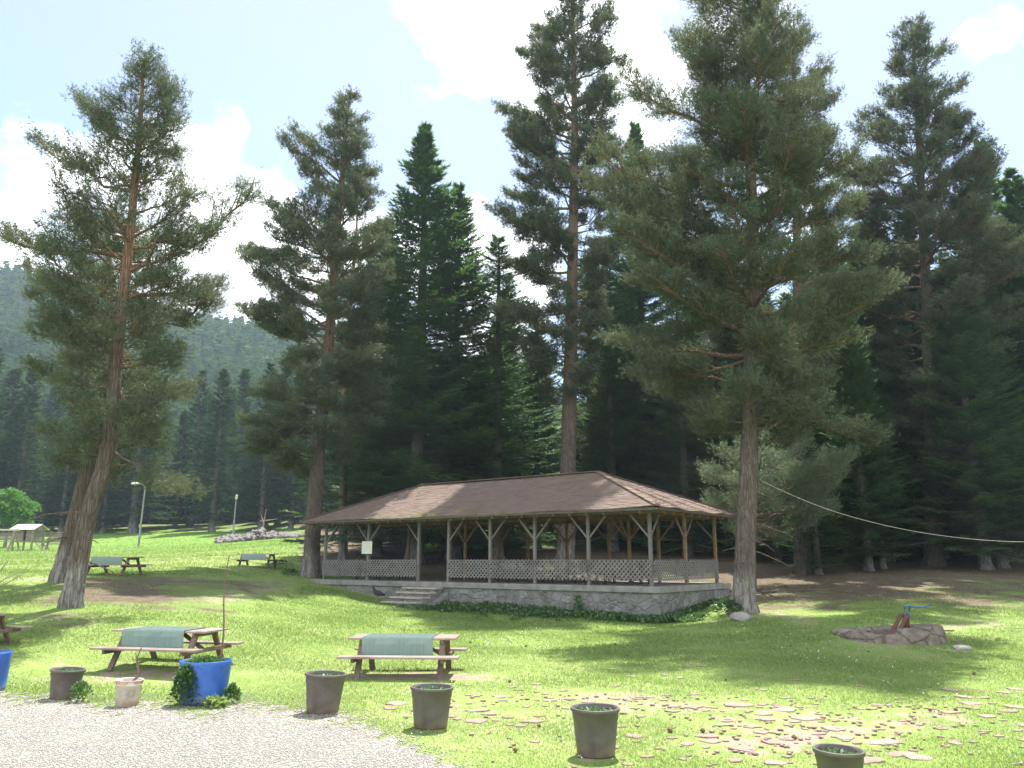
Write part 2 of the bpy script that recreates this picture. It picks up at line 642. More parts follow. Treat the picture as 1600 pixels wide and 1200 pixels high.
def make_bark(name, low1, low2, up1, up2, z0, z1, lime=False):
    t = NT(name)
    p = t.coord('Object', (1, 1, .14))
    wv = t.node('ShaderNodeVectorMath', operation='ADD')
    nz = t.node('ShaderNodeTexNoise')
    t.l.new(p, nz.inputs['Vector'])
    nz.inputs['Scale'].default_value = 5
    sc_ = t.node('ShaderNodeVectorMath', operation='SCALE')
    t.l.new(nz.outputs['Color'], sc_.inputs[0])
    sc_.inputs['Scale'].default_value = .14
    t.l.new(p, wv.inputs[0])
    t.l.new(sc_.outputs[0], wv.inputs[1])
    pw = wv.outputs[0]
    sp = t.node('ShaderNodeSeparateXYZ')
    t.l.new(t.coord('Object'), sp.inputs[0])
    z = sp.outputs[2]
    n = t.noise(pw, 12, 6, .7, .3)
    e = t.voronoi(pw, 15, feature='DISTANCE_TO_EDGE')
    lo = t.mix(t.ramp(n, .3, .7), low1, low2)
    hi = t.mix(t.ramp(n, .3, .7), up1, up2)
    zz = t.math('ADD', z, t.math('MULTIPLY', t.math('SUBTRACT', t.noise(p, 1.2, 3), .5), 3.5))
    c = t.mix(t.ramp(zz, z0, z1), lo, hi)
    c = t.mix(t.ramp(e, .0, .10, .45, 0), c, tuple(x * .42 for x in low1))
    lich = t.ramp(t.noise(t.coord('Object'), 3.1, 5, .7), .58, .7)
    c = t.mix(t.math('MULTIPLY', lich, .5), c, (.22, .22, .19))
    if lime:
        zl = t.math('ADD', z, t.math('MULTIPLY', t.math('SUBTRACT', t.noise(p, 5, 4, .7), .5), 1.5))
        lm = t.ramp(zl, .9, 1.4, .85, 0)
        lm = t.math('MULTIPLY', lm, t.ramp(t.noise(t.coord('Object', (1, 1, .22)), 9, 4, .7), .35, .62))
        c = t.mix(t.math('MULTIPLY', lm, .8), c, (.36, .35, .335))
    h = t.math('ADD', t.ramp(e, 0, .2), t.math('MULTIPLY', n, .7))
    return t.principled(c, .95, .1, t.bump(h, .8, .05))


M['pinebark'] = make_bark('pine_bark', (.105, .08, .068), (.175, .14, .12), (.25, .15, .10), (.33, .21, .14), 5.5, 9.5, True)
M['tallbark'] = make_bark('tall_pine_bark', (.115, .09, .078), (.175, .142, .124), (.22, .155, .115), (.31, .215, .16), 7.5, 14.0, True)
M['plainbark'] = make_bark('unpainted_bark', (.115, .095, .08), (.185, .16, .14), (.16, .115, .09), (.22, .165, .13), 6, 14, False)
M['firbark'] = make_bark('fir_bark', (.115, .10, .088), (.185, .165, .145), (.10, .085, .075), (.16, .14, .12), 6, 14, True)
M['limbbark'] = make_bark('limb_bark', (.16, .115, .09), (.235, .175, .135), (.25, .155, .10), (.33, .21, .14), 5, 10)

M['pineleaf'] = foliage('pine_needles', (.062, .090, .047), (.122, .158, .084), (.165, .175, .10), (.115, .14, .06), .40, .03)
M['pineleaf_blue'] = foliage('pine_needles_bluish', (.10, .145, .085), (.15, .195, .115), (.20, .24, .14), (.15, .20, .09), .42, .04)
M['firleaf'] = foliage('fir_needles', (.046, .090, .044), (.070, .130, .058), (.15, .27, .07), (.10, .19, .045), .42, .03)
M['farleaf'] = foliage('far_conifer_needles', (.020, .052, .028), (.042, .086, .040), (.13, .22, .065), (.06, .11, .03), .35, .0)
M['broad'] = foliage('broad_leaves', (.07, .17, .035), (.11, .24, .05), (.15, .29, .07), (.11, .26, .04), .4, .03)
M['weed'] = foliage('weed_leaves', (.045, .105, .028), (.075, .155, .04), (.12, .22, .06), (.08, .17, .03), .35, .04)
M['grass'] = foliage('grass_blades', (.140, .225, .052), (.205, .285, .080), (.30, .30, .15), (.24, .34, .085), .5, .02)
M['petal'] = plain('daisy_petals', (.72, .72, .70), (.8, .8, .78), 5, .8, .1)
M['cone'] = plain('pine_cone_scales', (.12, .075, .05), (.17, .11, .08), 30, .9, .1)
# ------------------------------------------------------------------ conifers
def perp(rng, A):
    r = rng.normal(size=A.shape)
    r -= (r * A).sum(-1, keepdims=True) * A
    return nrm(r)


def needles(rng, P, A, n, length, width, cone=.75, tint=None, tip=None, spread=.22):
    """shoots: n needle blades round each shoot axis A at P"""
    m = len(P)
    Pn = np.repeat(P, n, 0)
    An = np.repeat(A, n, 0)
    rad = perp(rng, An)
    c = cone * rng.uniform(.6, 1.25, (m * n, 1))
    D = nrm(An + rad * c)
    base = Pn + An * (rng.uniform(-.3, 1, (m * n, 1)) * spread)
    L = length * rng.uniform(.7, 1.25, (m * n, 1))
    S = nrm(np.cross(D, perp(rng, D))) * (width * rng.uniform(.75, 1.25, (m * n, 1)) * .5)
    V = np.stack([base - S, base + S, base + D * L], 1).reshape(-1, 3)
    T = np.arange(m * n * 3).reshape(-1, 3)
    ti = np.repeat(tint if tint is not None else np.zeros(m), n * 3)
    tp = np.repeat(tip if tip is not None else np.zeros(m), n * 3).reshape(-1, 3) * np.array([.5, .5, 1.2])
    return V, T, ti + rng.uniform(-.15, .15, len(ti)), np.clip(tp.ravel(), 0, 1)


def trunk_mesh(name, path, r0, r1, mat, k=18, flare=.28, seed=0, power=.8):
    rng = np.random.default_rng(seed)
    path = np.array(path, float)
    s = np.concatenate([[0], np.cumsum(np.linalg.norm(np.diff(path, axis=0), axis=1))])
    L = s[-1]
    n = int(max(24, L / .38))
    t = (np.linspace(0, 1, n) ** 1.25) * L
    P = np.stack([np.interp(t, s, path[:, i]) for i in range(3)], 1)
    for _ in range(4):
        P[1:-1] = (P[:-2] + 2 * P[1:-1] + P[2:]) / 4
    q = t / L
    rad = r1 + (r0 - r1) * (1 - q) ** power
    rad = rad * (1 + flare * np.exp(-t / .38))
    V, Q = batch_tubes(P[None], rad[None], k)
    V = V.reshape(n, k, 3)
    a = np.arange(k) * 2 * PI / k
    wob = 1 + .05 * np.sin(a * 3 + 1.3 * seed)[None, :] + rng.normal(0, .022, (n, k))
    root = np.exp(-t / .30)[:, None] * (.28 * np.sin(a * 5 + seed)[None, :] + .15 * np.sin(a * 3 + 2 * seed)[None, :])
    V = P[:, None, :] + (V - P[:, None, :]) * (wob + root)[:, :, None]
    V[0, :, 2] -= .35
    return np_mesh(name, V.reshape(-1, 3), Q=Q, mat=mat, smooth=True), (t, P, rad)


def make_pine(name, label, base, path, r0, prof, seed, group=None, limbs=85, n_need=10, nl=.19, nw=.030,
              leaf='pineleaf', bark='pinebark', feats=(), dead=10, density=1.0, gap=.18, depth=.85, twig=1.0, up=1.0,
              cat='pine tree'):
    """base: world point; path: local trunk points; prof: (z, left reach, right reach) in local metres;
    feats: explicit limbs (local start, local end, foliage 0/1, radius)"""
    rng = np.random.default_rng(seed)
    root = thing(name, label, cat, base, 0, group)
    tm, (tt, TP, TR) = trunk_mesh('trunk', path, r0, .03, M[bark], seed=seed)
    link('trunk', tm, root)
    prof = np.array(prof, float)
    zs, zl, zr = prof[:, 0], prof[:, 1], prof[:, 2]
    z0, z1 = zs.min(), zs.max()
    LP, LR = [], []      # limb paths
    WP, WR = [], []      # twig paths
    SP, SA, ST, STip = [], [], [], []
    az = rng.uniform(0, 6.28)
    ts = np.linspace(0, 1, 7)
    specs = []
    for i in range(limbs):
        q = (i + rng.uniform(0, 1)) / limbs
        ztip = z0 + (z1 - z0) * (q ** .92)
        az += 2.4 + rng.normal(0, .35)
        if rng.uniform() < gap + .02:
            continue
        c, s = math.cos(az), math.sin(az)
        rl, rr = np.interp(ztip, zs, zl), np.interp(ztip, zs, zr)
        rx = rr if c > 0 else rl
        ry = depth * .5 * (rl + rr)
        Rr = math.sqrt((rx * c) ** 2 + (ry * s) ** 2) * rng.uniform(.70, 1.14)
        Rr = max(Rr, .25)
        rel = (ztip - z0) / (z1 - z0)
        e = (-.16 + .95 * rel ** 1.3) * up + rng.normal(0, .10)
        zb = ztip - Rr * (e * .8 + .12)
        zb = min(max(zb, z0 * .75), z1 - .3)
        o = np.array([np.interp(zb, TP[:, 2], TP[:, 0]), np.interp(zb, TP[:, 2], TP[:, 1]), zb])
        h = np.array([c, s, 0.0])
        side = np.array([-s, c, 0.0])
        bend = rng.normal(0, .13)
        P = o + np.outer(ts, h) * Rr + np.outer(ts ** 2, side) * Rr * bend
        P[:, 2] += Rr * (e * ts + (.22 - .25 * e) * ts ** 2) + np.where(ts > .3, rng.normal(0, .05, 7), 0) * min(Rr, 2)
        specs.append((P, Rr, 1, .018 + .0145 * Rr))
    for a, b, fol, rad in feats:
        a, b = np.array(a, float), np.array(b, float)
        L = np.linalg.norm(b - a)
        P = a + np.outer(ts, b - a)
        sag = rng.normal(0, .03 * L, (7, 3)) * np.sin(ts * PI)[:, None]
        P = P + sag
        P[:, 2] += -.05 * L * np.sin(ts * PI)
        specs.append((P, L, fol, rad))
    for P, Rr, fol, rad in specs:
        LP.append(P)
        LR.append(rad * (1 - .86 * ts))
        if not fol:
            continue
        ltint = rng.uniform(0, 1)
        ns = int((4 + 4.4 * Rr) * density)
        for j in range(ns):
            f = .28 + .72 * ((j + rng.uniform()) / ns) ** .85
            k = f * 6
            i0 = min(int(k), 5)
            p = P[i0] + (P[i0 + 1] - P[i0]) * (k - i0)
            d = nrm(P[i0 + 1] - P[i0])
            sd = nrm(np.cross(d, [0, 0, 1]))
            sg = 1 if j % 2 else -1
            dv = nrm(d * rng.uniform(.5, 1.1) + sd * sg * rng.uniform(.35, 1.1) + np.array([0, 0, rng.uniform(-.05, .55)]))
            L = (.30 + .30 * Rr * (1.15 - f)) * rng.uniform(.7, 1.3) * twig
            tw = np.stack([p, p + dv * L * .5, p + dv * L + np.array([0, 0, .10 * L])])
            WP.append(tw)
            WR.append(np.array([.014, .010, .005]) * (1 + .12 * Rr))
            nt = max(3, int(L / .105))
            fr = rng.uniform(.42, 1.05, nt)
            pp = p + np.outer(fr, dv) * L
            pp[:, 2] += .10 * L * fr ** 2
            m = nt * 5
            pp = np.repeat(pp, 5, 0) + rng.normal(0, .125, (m, 3)) * np.array([1, 1, .75]) * (1 + .2 * L)
            aa = nrm(dv + rng.normal(0, .6, (m, 3)) + np.array([0, 0, .55]))
            SP.append(pp)
            SA.append(aa)
            ST.append(np.clip(.5 + .6 * (ltint - .5) + rng.normal(0, .34, m), 0, 1))
            STip.append(np.clip(rng.normal(.16, .22, m), 0, 1))
    # dead stubs below the crown
    for i in range(dead):
        zb = z0 * rng.uniform(.35, 1.15)
        a = rng.uniform(0, 6.28)
        L = rng.uniform(.4, 1.6)
        o = np.array([np.interp(zb, TP[:, 2], TP[:, 0]), np.interp(zb, TP[:, 2], TP[:, 1]), zb])
        P = o + np.outer(ts, [math.cos(a), math.sin(a), rng.uniform(-.35, .2)]) * L
        P[:, 2] -= .25 * L * ts ** 2
        P += rng.normal(0, .025, (7, 3)) * ts[:, None]
        LP.append(P)
        LR.append(.028 * (1 - .8 * ts))
    V1, Q1 = batch_tubes(np.array(LP), np.array(LR), 6)
    V2, Q2 = batch_tubes(np.array(WP), np.array(WR), 3)
    V = np.concatenate([V1, V2])
    Q = np.concatenate([Q1, Q2 + len(V1)])
    link('limbs', np_mesh('limbs', V, Q=Q, mat=M['limbbark'], smooth=True), root)
    V, T, ti, tp = needles(rng, np.concatenate(SP), np.concatenate(SA), n_need, nl * .56, nw * .66, 1.35,
                           np.concatenate(ST), np.concatenate(STip), .17)
    link('crown', np_mesh('crown', V, T=T, mat=M[leaf], attrs={'tint': np.clip(ti, 0, 1), 'tip': tp}), root)
    return root


def pine_from_photo(name, label, Y, trunk_px, r0, sil, seed, **kw):
    """trunk_px: (u, v) from the ground up; sil: (v, ul, ur)"""
    u0, v0 = trunk_px[0]
    b = pix(u0, v0, Y)
    b[2] = gz(b[0], Y)
    path = [np.zeros(3)]
    for u, v in trunk_px[1:]:
        path.append(pix(u, v, Y) - b)
    path = np.array(path)
    prof = []
    for v, ul, ur in sil:
        zc = pix(800, v, Y)[2] - b[2]
        tx = np.interp(zc, path[:, 2], path[:, 0])
        prof.append((zc, max(.12, tx - (pix(ul, v, Y)[0] - b[0])), max(.12, (pix(ur, v, Y)[0] - b[0]) - tx)))
    prof.sort()
    fe = []
    for f in kw.pop('feats', ()):
        (ua, va), (ub, vb), fol, rad = f[:4]
        dy = f[4] if len(f) > 4 else 0
        pa, pb = pix(ua, va, Y) - b, pix(ub, vb, Y + dy) - b
        fe.append((pa, pb, fol, rad))
    return make_pine(name, label, b, path, r0, prof, seed, feats=fe, **kw)


def fir_meshes(seed, H, Rm, z0, step=.50, per=7, leafk=7, bl=.25, bw=.052, leaf='firleaf', droop=.22, power=.85, side_n=9):
    rng = np.random.default_rng(seed)
    path = [(0, 0, 0), (rng.normal(0, .05), rng.normal(0, .05), H * .5), (rng.normal(0, .1), rng.normal(0, .1), H)]
    r0 = H * .0145 + .05
    tm, (tt, TP, TR) = trunk_mesh('trunk', path, r0, .015, M['firbark'], k=12, flare=.35, seed=seed)
    LP, LR, SP, SA, SN, ST, STip = [], [], [], [], [], [], []
    ts = np.linspace(0, 1, 5)
    z = z0
    while z < H - .25:
        rel = (z - z0) / (H - z0)
        Rz = Rm * (1 - rel) ** power * (1 + .0) + .12
        nb = int(per * (1 - .35 * rel)) + 1
        a0 = rng.uniform(0, 6.28)
        for b in range(nb):
            if rng.uniform() < .10:
                continue
            a = a0 + b * 2 * PI / nb + rng.normal(0, .22)
            L = Rz * rng.uniform(.66, 1.12)
            if rel < .12:
                L *= rng.uniform(.6, 1.1)
            dr = droop * (1 - rel) - .55 * rel + rng.normal(0, .07)
            h = np.array([math.cos(a), math.sin(a), 0])
            zz = z + rng.uniform(-.2, .2)
            P = np.array([0, 0, zz]) + np.outer(ts, h) * L
            P[:, 2] += L * (-dr * ts + .16 * ts ** 2)
            LP.append(P)
            LR.append((.012 + .008 * L) * (1 - .8 * ts))
            sd = np.array([-h[1], h[0], 0])
            ns = max(4, int(side_n * (.35 + L / 2.6)))
            f = (np.arange(ns) + rng.uniform(0, 1, ns)) / ns
            f = .12 + .88 * f
            sg = np.where(np.arange(ns) % 2, 1, -1)[:, None]
            k = f * 4
            i0 = np.minimum(k.astype(int), 3)
            p = P[i0] + (P[i0 + 1] - P[i0]) * (k - i0)[:, None]
            dd = nrm(P[i0 + 1] - P[i0])
            dv = nrm(dd * .75 + sd * sg * rng.uniform(.45, 1.0, (ns, 1)) + rng.normal(0, .10, (ns, 3)))
            tl = (.10 + .16 * min(1, L) + .42 * L * (1.02 - f) * rng.uniform(.6, 1.2, ns))[:, None]
            tl = np.minimum(tl, 1.1)
            dv[-1] = dd[-1]
            nk = leafk
            fr = (np.arange(nk) + .5) / nk
            pp = p[:, None, :] + dv[:, None, :] * tl[:, None, :] * fr[None, :, None]
            pp[:, :, 2] -= .10 * tl * fr[None, :] ** 2
            SP.append(pp.reshape(-1, 3))
            SA.append(np.repeat(dv, nk, 0))
            ct = rng.uniform(0, 1)
            ST.append(np.clip(ct + rng.normal(0, .2, ns * nk), 0, 1))
            outer = np.clip((f[:, None] - .35) * 1.3, 0, 1) * np.clip((fr[None, :] - .3) * 1.5, 0, 1)
            STip.append((outer * rng.uniform(.15, 1.0, (ns, nk)) * rng.uniform(.3, 1.0)).ravel())
        z += step * rng.uniform(.75, 1.25) * (1 - .35 * rel)
    P = np.concatenate(SP)
    A = np.concatenate(SA)
    m = len(P)
    V, T, ti, tp = [], [], [], []
    o = 0
    for s in (-1, 1):     # flat spray: one blade to each side of the shoot
        hs = nrm(np.cross(A, [0, 0, 1])) * s
        D = nrm(A * .8 + hs * rng.uniform(.25, .9, (m, 1)) + np.array([0, 0, 1]) * rng.normal(.05, .22, (m, 1)))
        Lb = bl * rng.uniform(.7, 1.3, (m, 1))
        W = nrm(np.cross(D, [0, 0, 1]) + rng.normal(0, .35, (m, 3))) * bw * .5
        base = P - A * .05
        V.append(np.stack([base - W, base + W, base + D * Lb], 1).reshape(-1, 3))
        T.append(np.arange(m * 3).reshape(-1, 3) + o)
        o += m * 3
        ti.append(np.repeat(np.concatenate(ST), 3))
        tp.append((np.concatenate(STip)[:, None] * np.array([.7, .7, 1.2])).ravel())
    V1, Q1 = batch_tubes(np.array(LP), np.array(LR), 4)
    lm = np_mesh('limbs', V1, Q=Q1, mat=M['firbark'], smooth=True)
    cm = np_mesh('crown', np.concatenate(V), T=np.concatenate(T), mat=M[leaf],
                 attrs={'tint': np.clip(np.concatenate(ti), 0, 1), 'tip': np.clip(np.concatenate(tp), 0, 1)})
    return tm, lm, cm


def fir_thing(meshes, name, label, loc, rz, scale, group=None, cat='fir tree'):
    r = thing(name, label, cat, loc, rz, group)
    r.scale = (scale[0], scale[0], scale[1]) if not np.isscalar(scale) else (scale,) * 3
    for n, me in zip(('trunk', 'limbs', 'crown'), meshes):
        link(n, me, r)
    return r


# ---- the pines one can tell apart
G1 = 'tall pines standing at the picnic ground'
pine_from_photo('pine_tree', 'leaning pine with crooked trunk, the nearer of the pair at the left', 21.0,
    [(112, 945), (124, 880), (134, 815), (152, 765), (170, 710), (176, 640), (182, 560), (191, 470), (203, 380), (212, 280), (220, 180), (225, 92)], .235,
    [(92, 219, 231), (120, 205, 250), (155, 190, 262), (200, 140, 278), (250, 95, 262), (300, 100, 300), (350, 85, 300), (400, 60, 310), (450, 80, 330), (500, 70, 320), (560, 80, 295), (620, 120, 290), (680, 130, 285), (740, 130, 262)],
    11, group=G1, limbs=92, nl=.165, nw=.023, n_need=11, density=1.25, dead=9, gap=.18, up=.85,
    feats=[((198, 425), (390, 308), 1, .075), ((196, 400), (4, 372), 1, .07), ((209, 300), (72, 232), 1, .05), ((214, 245), (130, 165), 1, .045),
           ((219, 200), (278, 150), 1, .035), ((180, 600), (232, 668), 0, .045), ((176, 640), (250, 700), 1, .04), ((172, 700), (285, 770), 1, .035), ((195, 450), (330, 470), 1, .04)])
pine_from_photo('pine_tree', 'straight-leaning pine just behind the crooked pine at the left', 26.7,
    [(96, 906), (106, 860), (124, 790), (142, 710), (157, 630), (167, 560), (174, 480), (170, 400), (165, 330)], .30,
    [(335, 155, 175), (380, 60, 240), (420, 20, 260), (470, 50, 270), (520, 40, 260), (570, 30, 260), (620, 50, 230), (670, 80, 230), (720, 70, 220), (765, 90, 190)],
    12, group=G1, limbs=62, nl=.18, nw=.028, density=1.15, dead=8, gap=.2)
pine_from_photo('pine_tree', 'tall pine at the left end of the pavilion with orange upper trunk', 37.5,
    [(485, 896), (489, 820), (497, 700), (507, 600), (515, 520), (521, 440), (526, 370), (535, 270), (546, 148)], .385,
    [(148, 540, 549), (175, 520, 565), (215, 460, 572), (245, 440, 575), (300, 440, 585), (345, 420, 605), (390, 400, 625), (440, 385, 610), (490, 385, 600), (530, 370, 600), (580, 395, 610), (620, 400, 620), (660, 385, 600), (710, 350, 520), (750, 370, 500)],
    13, group=G1, limbs=120, bark='tallbark', nl=.22, nw=.038, density=1.05, dead=12, gap=.16,
    feats=[((500, 650), (395, 712), 1, .07), ((503, 640), (445, 668), 0, .05), ((503, 650), (555, 660), 0, .05), ((507, 610), (590, 640), 1, .05), ((515, 500), (430, 520), 1, .06), ((525, 400), (385, 395), 1, .05)])
pine_from_photo('pine_tree', 'slimmer pine with two thin stems behind the pine at the pavilion end', 46.0,
    [(536, 876), (536, 760), (540, 600), (548, 470), (556, 380), (560, 300)], .26,
    [(300, 552, 568), (340, 525, 600), (400, 500, 620), (450, 510, 620), (500, 520, 610), (560, 510, 600), (600, 515, 590)],
    14, group=G1, limbs=48, nl=.24, nw=.04, density=1.0, dead=8, gap=.25)
pine_from_photo('pine_tree', 'tallest straight pine rising behind the middle of the pavilion roof', 42.0,
    [(884, 871), (887, 760), (890, 640), (893, 500), (896, 350), (898, 200), (896, 60), (893, -45)], .47,
    [(-45, 886, 900), (0, 838, 945), (50, 828, 962), (100, 808, 970), (150, 768, 960), (200, 790, 965), (240, 768, 975), (285, 757, 980), (340, 755, 965), (400, 750, 960), (450, 752, 950), (500, 765, 940), (570, 785, 930), (640, 835, 925)],
    15, group=G1, limbs=135, nl=.23, nw=.042, bark='tallbark', density=1.1, dead=14, gap=.12,
    feats=[((891, 570), (850, 600), 0, .04), ((890, 590), (935, 612), 0, .04)])
pine_from_photo('pine_tree', 'big broad pine in front of the right end of the pavilion', 25.5,
    [(1160, 957), (1163, 880), (1168, 760), (1172, 640), (1175, 520), (1177, 400), (1174, 290), (1169, 180), (1164, 60), (1160, -60)], .335,
    [(-60, 1153, 1168), (-10, 1085, 1205), (40, 1068, 1225), (90, 1050, 1240), (125, 990, 1290), (165, 985, 1300), (220, 965, 1300), (280, 935, 1310), (340, 955, 1325), (400, 945, 1340), (450, 930, 1350), (500, 950, 1350), (550, 985, 1310), (600, 1015, 1270), (650, 1030, 1330), (690, 1100, 1250)],
    16, group=G1, limbs=155, bark='tallbark', nl=.175, nw=.027, n_need=11, density=1.3, dead=14, gap=.16, up=.62,
    feats=[((1172, 292), (1070, 275), 1, .085), ((1176, 388), (1040, 372), 1, .075), ((1176, 655), (1262, 657), 0, .07), ((1174, 275), (1246, 168), 1, .07), ((1174, 610), (1365, 690), 1, .06),
           ((1176, 420), (1190, 330), 1, .06), ((1175, 480), (1060, 520), 1, .06), ((1174, 560), (1000, 590), 1, .06), ((1174, 240), (1110, 150), 1, .05)])
pine_from_photo('pine_tree', 'pine crowding in close behind the big broad pine at the right', 37.0,
    [(1252, 880), (1250, 760), (1248, 600), (1246, 430), (1243, 250), (1240, 28)], .34,
    [(28, 1234, 1246), (70, 1205, 1275), (110, 1180, 1305), (160, 1170, 1312), (220, 1180, 1315), (290, 1190, 1330), (360, 1180, 1335), (430, 1190, 1350), (500, 1200, 1350), (570, 1215, 1330), (630, 1210, 1310)],
    17, group=G1, limbs=85, nl=.20, nw=.034, bark='plainbark', density=1.1, dead=10, gap=.16)
pine_from_photo('pine_tree', 'dense spreading pine with pointed top near the right edge', 40.0,
    [(1462, 890), (1457, 740), (1452, 560), (1445, 400), (1435, 200), (1424, 32)], .42,
    [(32, 1418, 1430), (75, 1400, 1470), (110, 1378, 1482), (150, 1362, 1500), (190, 1345, 1525), (235, 1330, 1545), (290, 1325, 1560), (350, 1330, 1575), (410, 1330, 1600), (480, 1345, 1595), (550, 1370, 1570), (620, 1390, 1550), (700, 1395, 1540), (775, 1415, 1520)],
    18, group=G1, limbs=140, bark='plainbark', nl=.22, nw=.04, density=1.15, dead=12, gap=.12, up=.75)
pine_from_photo('young_pine', 'low pale blue-green young pine spreading behind the big right-hand trunk', 32.5,
    [(1176, 890), (1178, 820), (1180, 760), (1183, 690)], .10,
    [(690, 1172, 1215), (705, 1150, 1300), (725, 1090, 1340), (755, 1085, 1345), (785, 1095, 1300), (815, 1130, 1340), (845, 1140, 1290)],
    19, limbs=40, nl=.15, nw=.026, n_need=11, density=1.05, dead=2, gap=.2, bark='plainbark', leaf='pineleaf_blue', twig=1.1)

# ---- firs: five shapes, then copies one by one
FIR = [fir_meshes(31, 26, 5.6, 1.3, side_n=11, per=7), fir_meshes(32, 26, 4.8, 1.6, side_n=11, per=7, power=.75), fir_meshes(33, 26, 6.2, 1.2, side_n=10, per=8, droop=.3),
       fir_meshes(34, 26, 5.4, 1.7, side_n=10, per=8, power=.95), fir_meshes(35, 26, 4.3, 2.0, step=.46, side_n=9, per=8, power=.7),
       fir_meshes(36, 26, 5.9, 2.0, step=.44, per=8, leafk=9, bl=.27, bw=.062, side_n=12, power=.92),
       fir_meshes(37, 26, 5.6, 1.8, step=.44, per=8, leafk=9, bl=.27, bw=.062, side_n=12, power=.85)]
GF = 'firs of the dense forest behind the pavilion'


def fir_at(u, Y, vtop, kind, label, wid=1.0, group=GF):
    x = (u - 800) / (F * CP) * Y * (1.0)
    z = gz(x, Y)
    H = pix(u, vtop, Y)[2] - z
    s = H / 26.0
    return fir_thing(FIR[kind], 'fir_tree', label, (x, Y, z - .05), random.Random(int(u * 7 + Y * 13)).uniform(0, 6.28), (s * wid, s), group)


NAMED_FIRS = [
    (655, 45, 196, 5, 'broad fir with a sharp top left of the tallest pine', 1.12),
    (712, 47, 286, 6, 'fir with light green fringe right beside the broad sharp-topped fir', 1.05),
    (596, 50, 345, 6, 'fir half hidden between the pavilion-end pine and the broad fir', 1.15),
    (772, 54, 505, 2, 'low bright-edged fir left of the tallest pine trunk', 1.1),
    (796, 66, 425, 4, 'thin fir tip seen against the sky left of the tallest pine', .75),
    (788, 57, 452, 6, 'fir filling the space left of the tallest pine trunk', .9),
    (1440, 45, 330, 6, 'dense fir behind the trunk of the dense spreading pine', 1.1),
    (1548, 43, 300, 5, 'broad dark fir left of the pointed fir at the right edge', 1.1),
    (1628, 42, 262, 6, 'dense fir just beyond the right edge of the picture', 1.1),
    (1362, 43, 372, 6, 'dense fir right of the thin fir near the young pine', 1.0),
    (838, 50, 490, 6, 'fir directly behind the tallest pine, above the roof ridge', 1.0),
    (952, 49, 400, 0, 'fir right of the tallest pine, behind the roof peak', .95),
    (1006, 52, 192, 5, 'high slim fir showing between the tallest pine and the big broad pine', .85),
    (1062, 46, 430, 2, 'fir filling the gap behind the right end of the roof', 1.0),
    (1118, 50, 330, 1, 'fir mostly hidden behind the big broad pine', 1.0),
    (1306, 46, 300, 5, 'fir between the crowding pine and the dense spreading pine', .9),
    (1331, 38, 470, 6, 'dark fir whose pale-based trunk stands right of the young pine', .95),
    (1352, 38.6, 520, 4, 'thin fir close beside the dark fir right of the young pine', .75),
    (1395, 47, 330, 2, 'fir behind the left side of the dense spreading pine', .95),
    (1504, 38, 400, 6, 'thick-trunked dark fir right of the dense spreading pine', 1.05),
    (1530, 38.8, 430, 5, 'second stem of the thick fir clump at the right', 1.0),
    (1582, 46, 218, 5, 'pointed fir at the right edge of the picture', 1.0),
]
for u, Y, vt, k, lb, w in NAMED_FIRS:
    fir_at(u, Y, vt, k, lb, w)
rf = random.Random(5)
placed = [((u - 800) / 1280 * Y, Y) for u, Y, *_ in NAMED_FIRS]
n = 0
tries = 0
while n < 74 and tries < 6000:
    tries += 1
    Y = 42 + 78 * rf.random() ** 1.15
    u = rf.uniform(545, 2080)
    x = (u - 800) / 1280 * Y
    if u < 600 and Y < 52:
        continue
    if 730 < u < 860 and 46 < Y < 76 and rf.random() < .93:
        continue
    if 560 < u < 730 and 50 < Y < 70 and rf.random() < .5:
        continue
    if any((x - a) ** 2 + (Y - b) ** 2 < (9 if Y < 60 else 14) for a, b in placed):
        continue
    placed.append((x, Y))
    H = rf.uniform(17, 27) * (1.0 if u > 900 or Y < 60 else .9)
    k = rf.randrange(5)
    z = gz(x, Y)
    vt = proj([x, Y, z + H])[1]
    lim = 500 if u < 860 else 330
    if vt < lim:
        H *= .72
    lb = ('dark fir packed in the shaded forest on the right side', 'dark fir in the forest rows behind the pavilion')[u < 1100]
    fir_thing(FIR[k], 'fir_tree', lb, (x, Y, z - .05), rf.uniform(0, 6.28), (H / 26 * rf.uniform(1.15, 1.6), H / 26), GF)
    n += 1

for i, (u, Y, H) in enumerate([(575, 50, 8), (618, 56, 10), (655, 60, 7), (692, 54, 9), (725, 62, 11), (752, 66, 9), (860, 64, 9), (905, 58, 10), (935, 66, 8), (980, 58, 11), (1025, 62, 8), (1090, 56, 9),
                               (1150, 60, 10), (1205, 52, 8), (1275, 56, 9), (1345, 60, 8), (1370, 52, 7), (1430, 58, 10), (1480, 62, 8), (1560, 55, 9), (1600, 60, 10), (1278, 36.5, 6), (1402, 44, 8), (1450, 43, 7), (1568, 42, 8), (1215, 42, 7)]):
    x = (u - 800) / 1280 * Y
    lb = ('small understorey fir in the shade behind the pavilion', 'small understorey fir in the shade at the right')[u > 1140]
    fir_thing(FIR[i % 4], 'young_fir', lb, (x, Y, gz(x, Y) - .05), i * 1.3, (H / 26 * 1.7, H / 26), 'small firs under the forest edge')

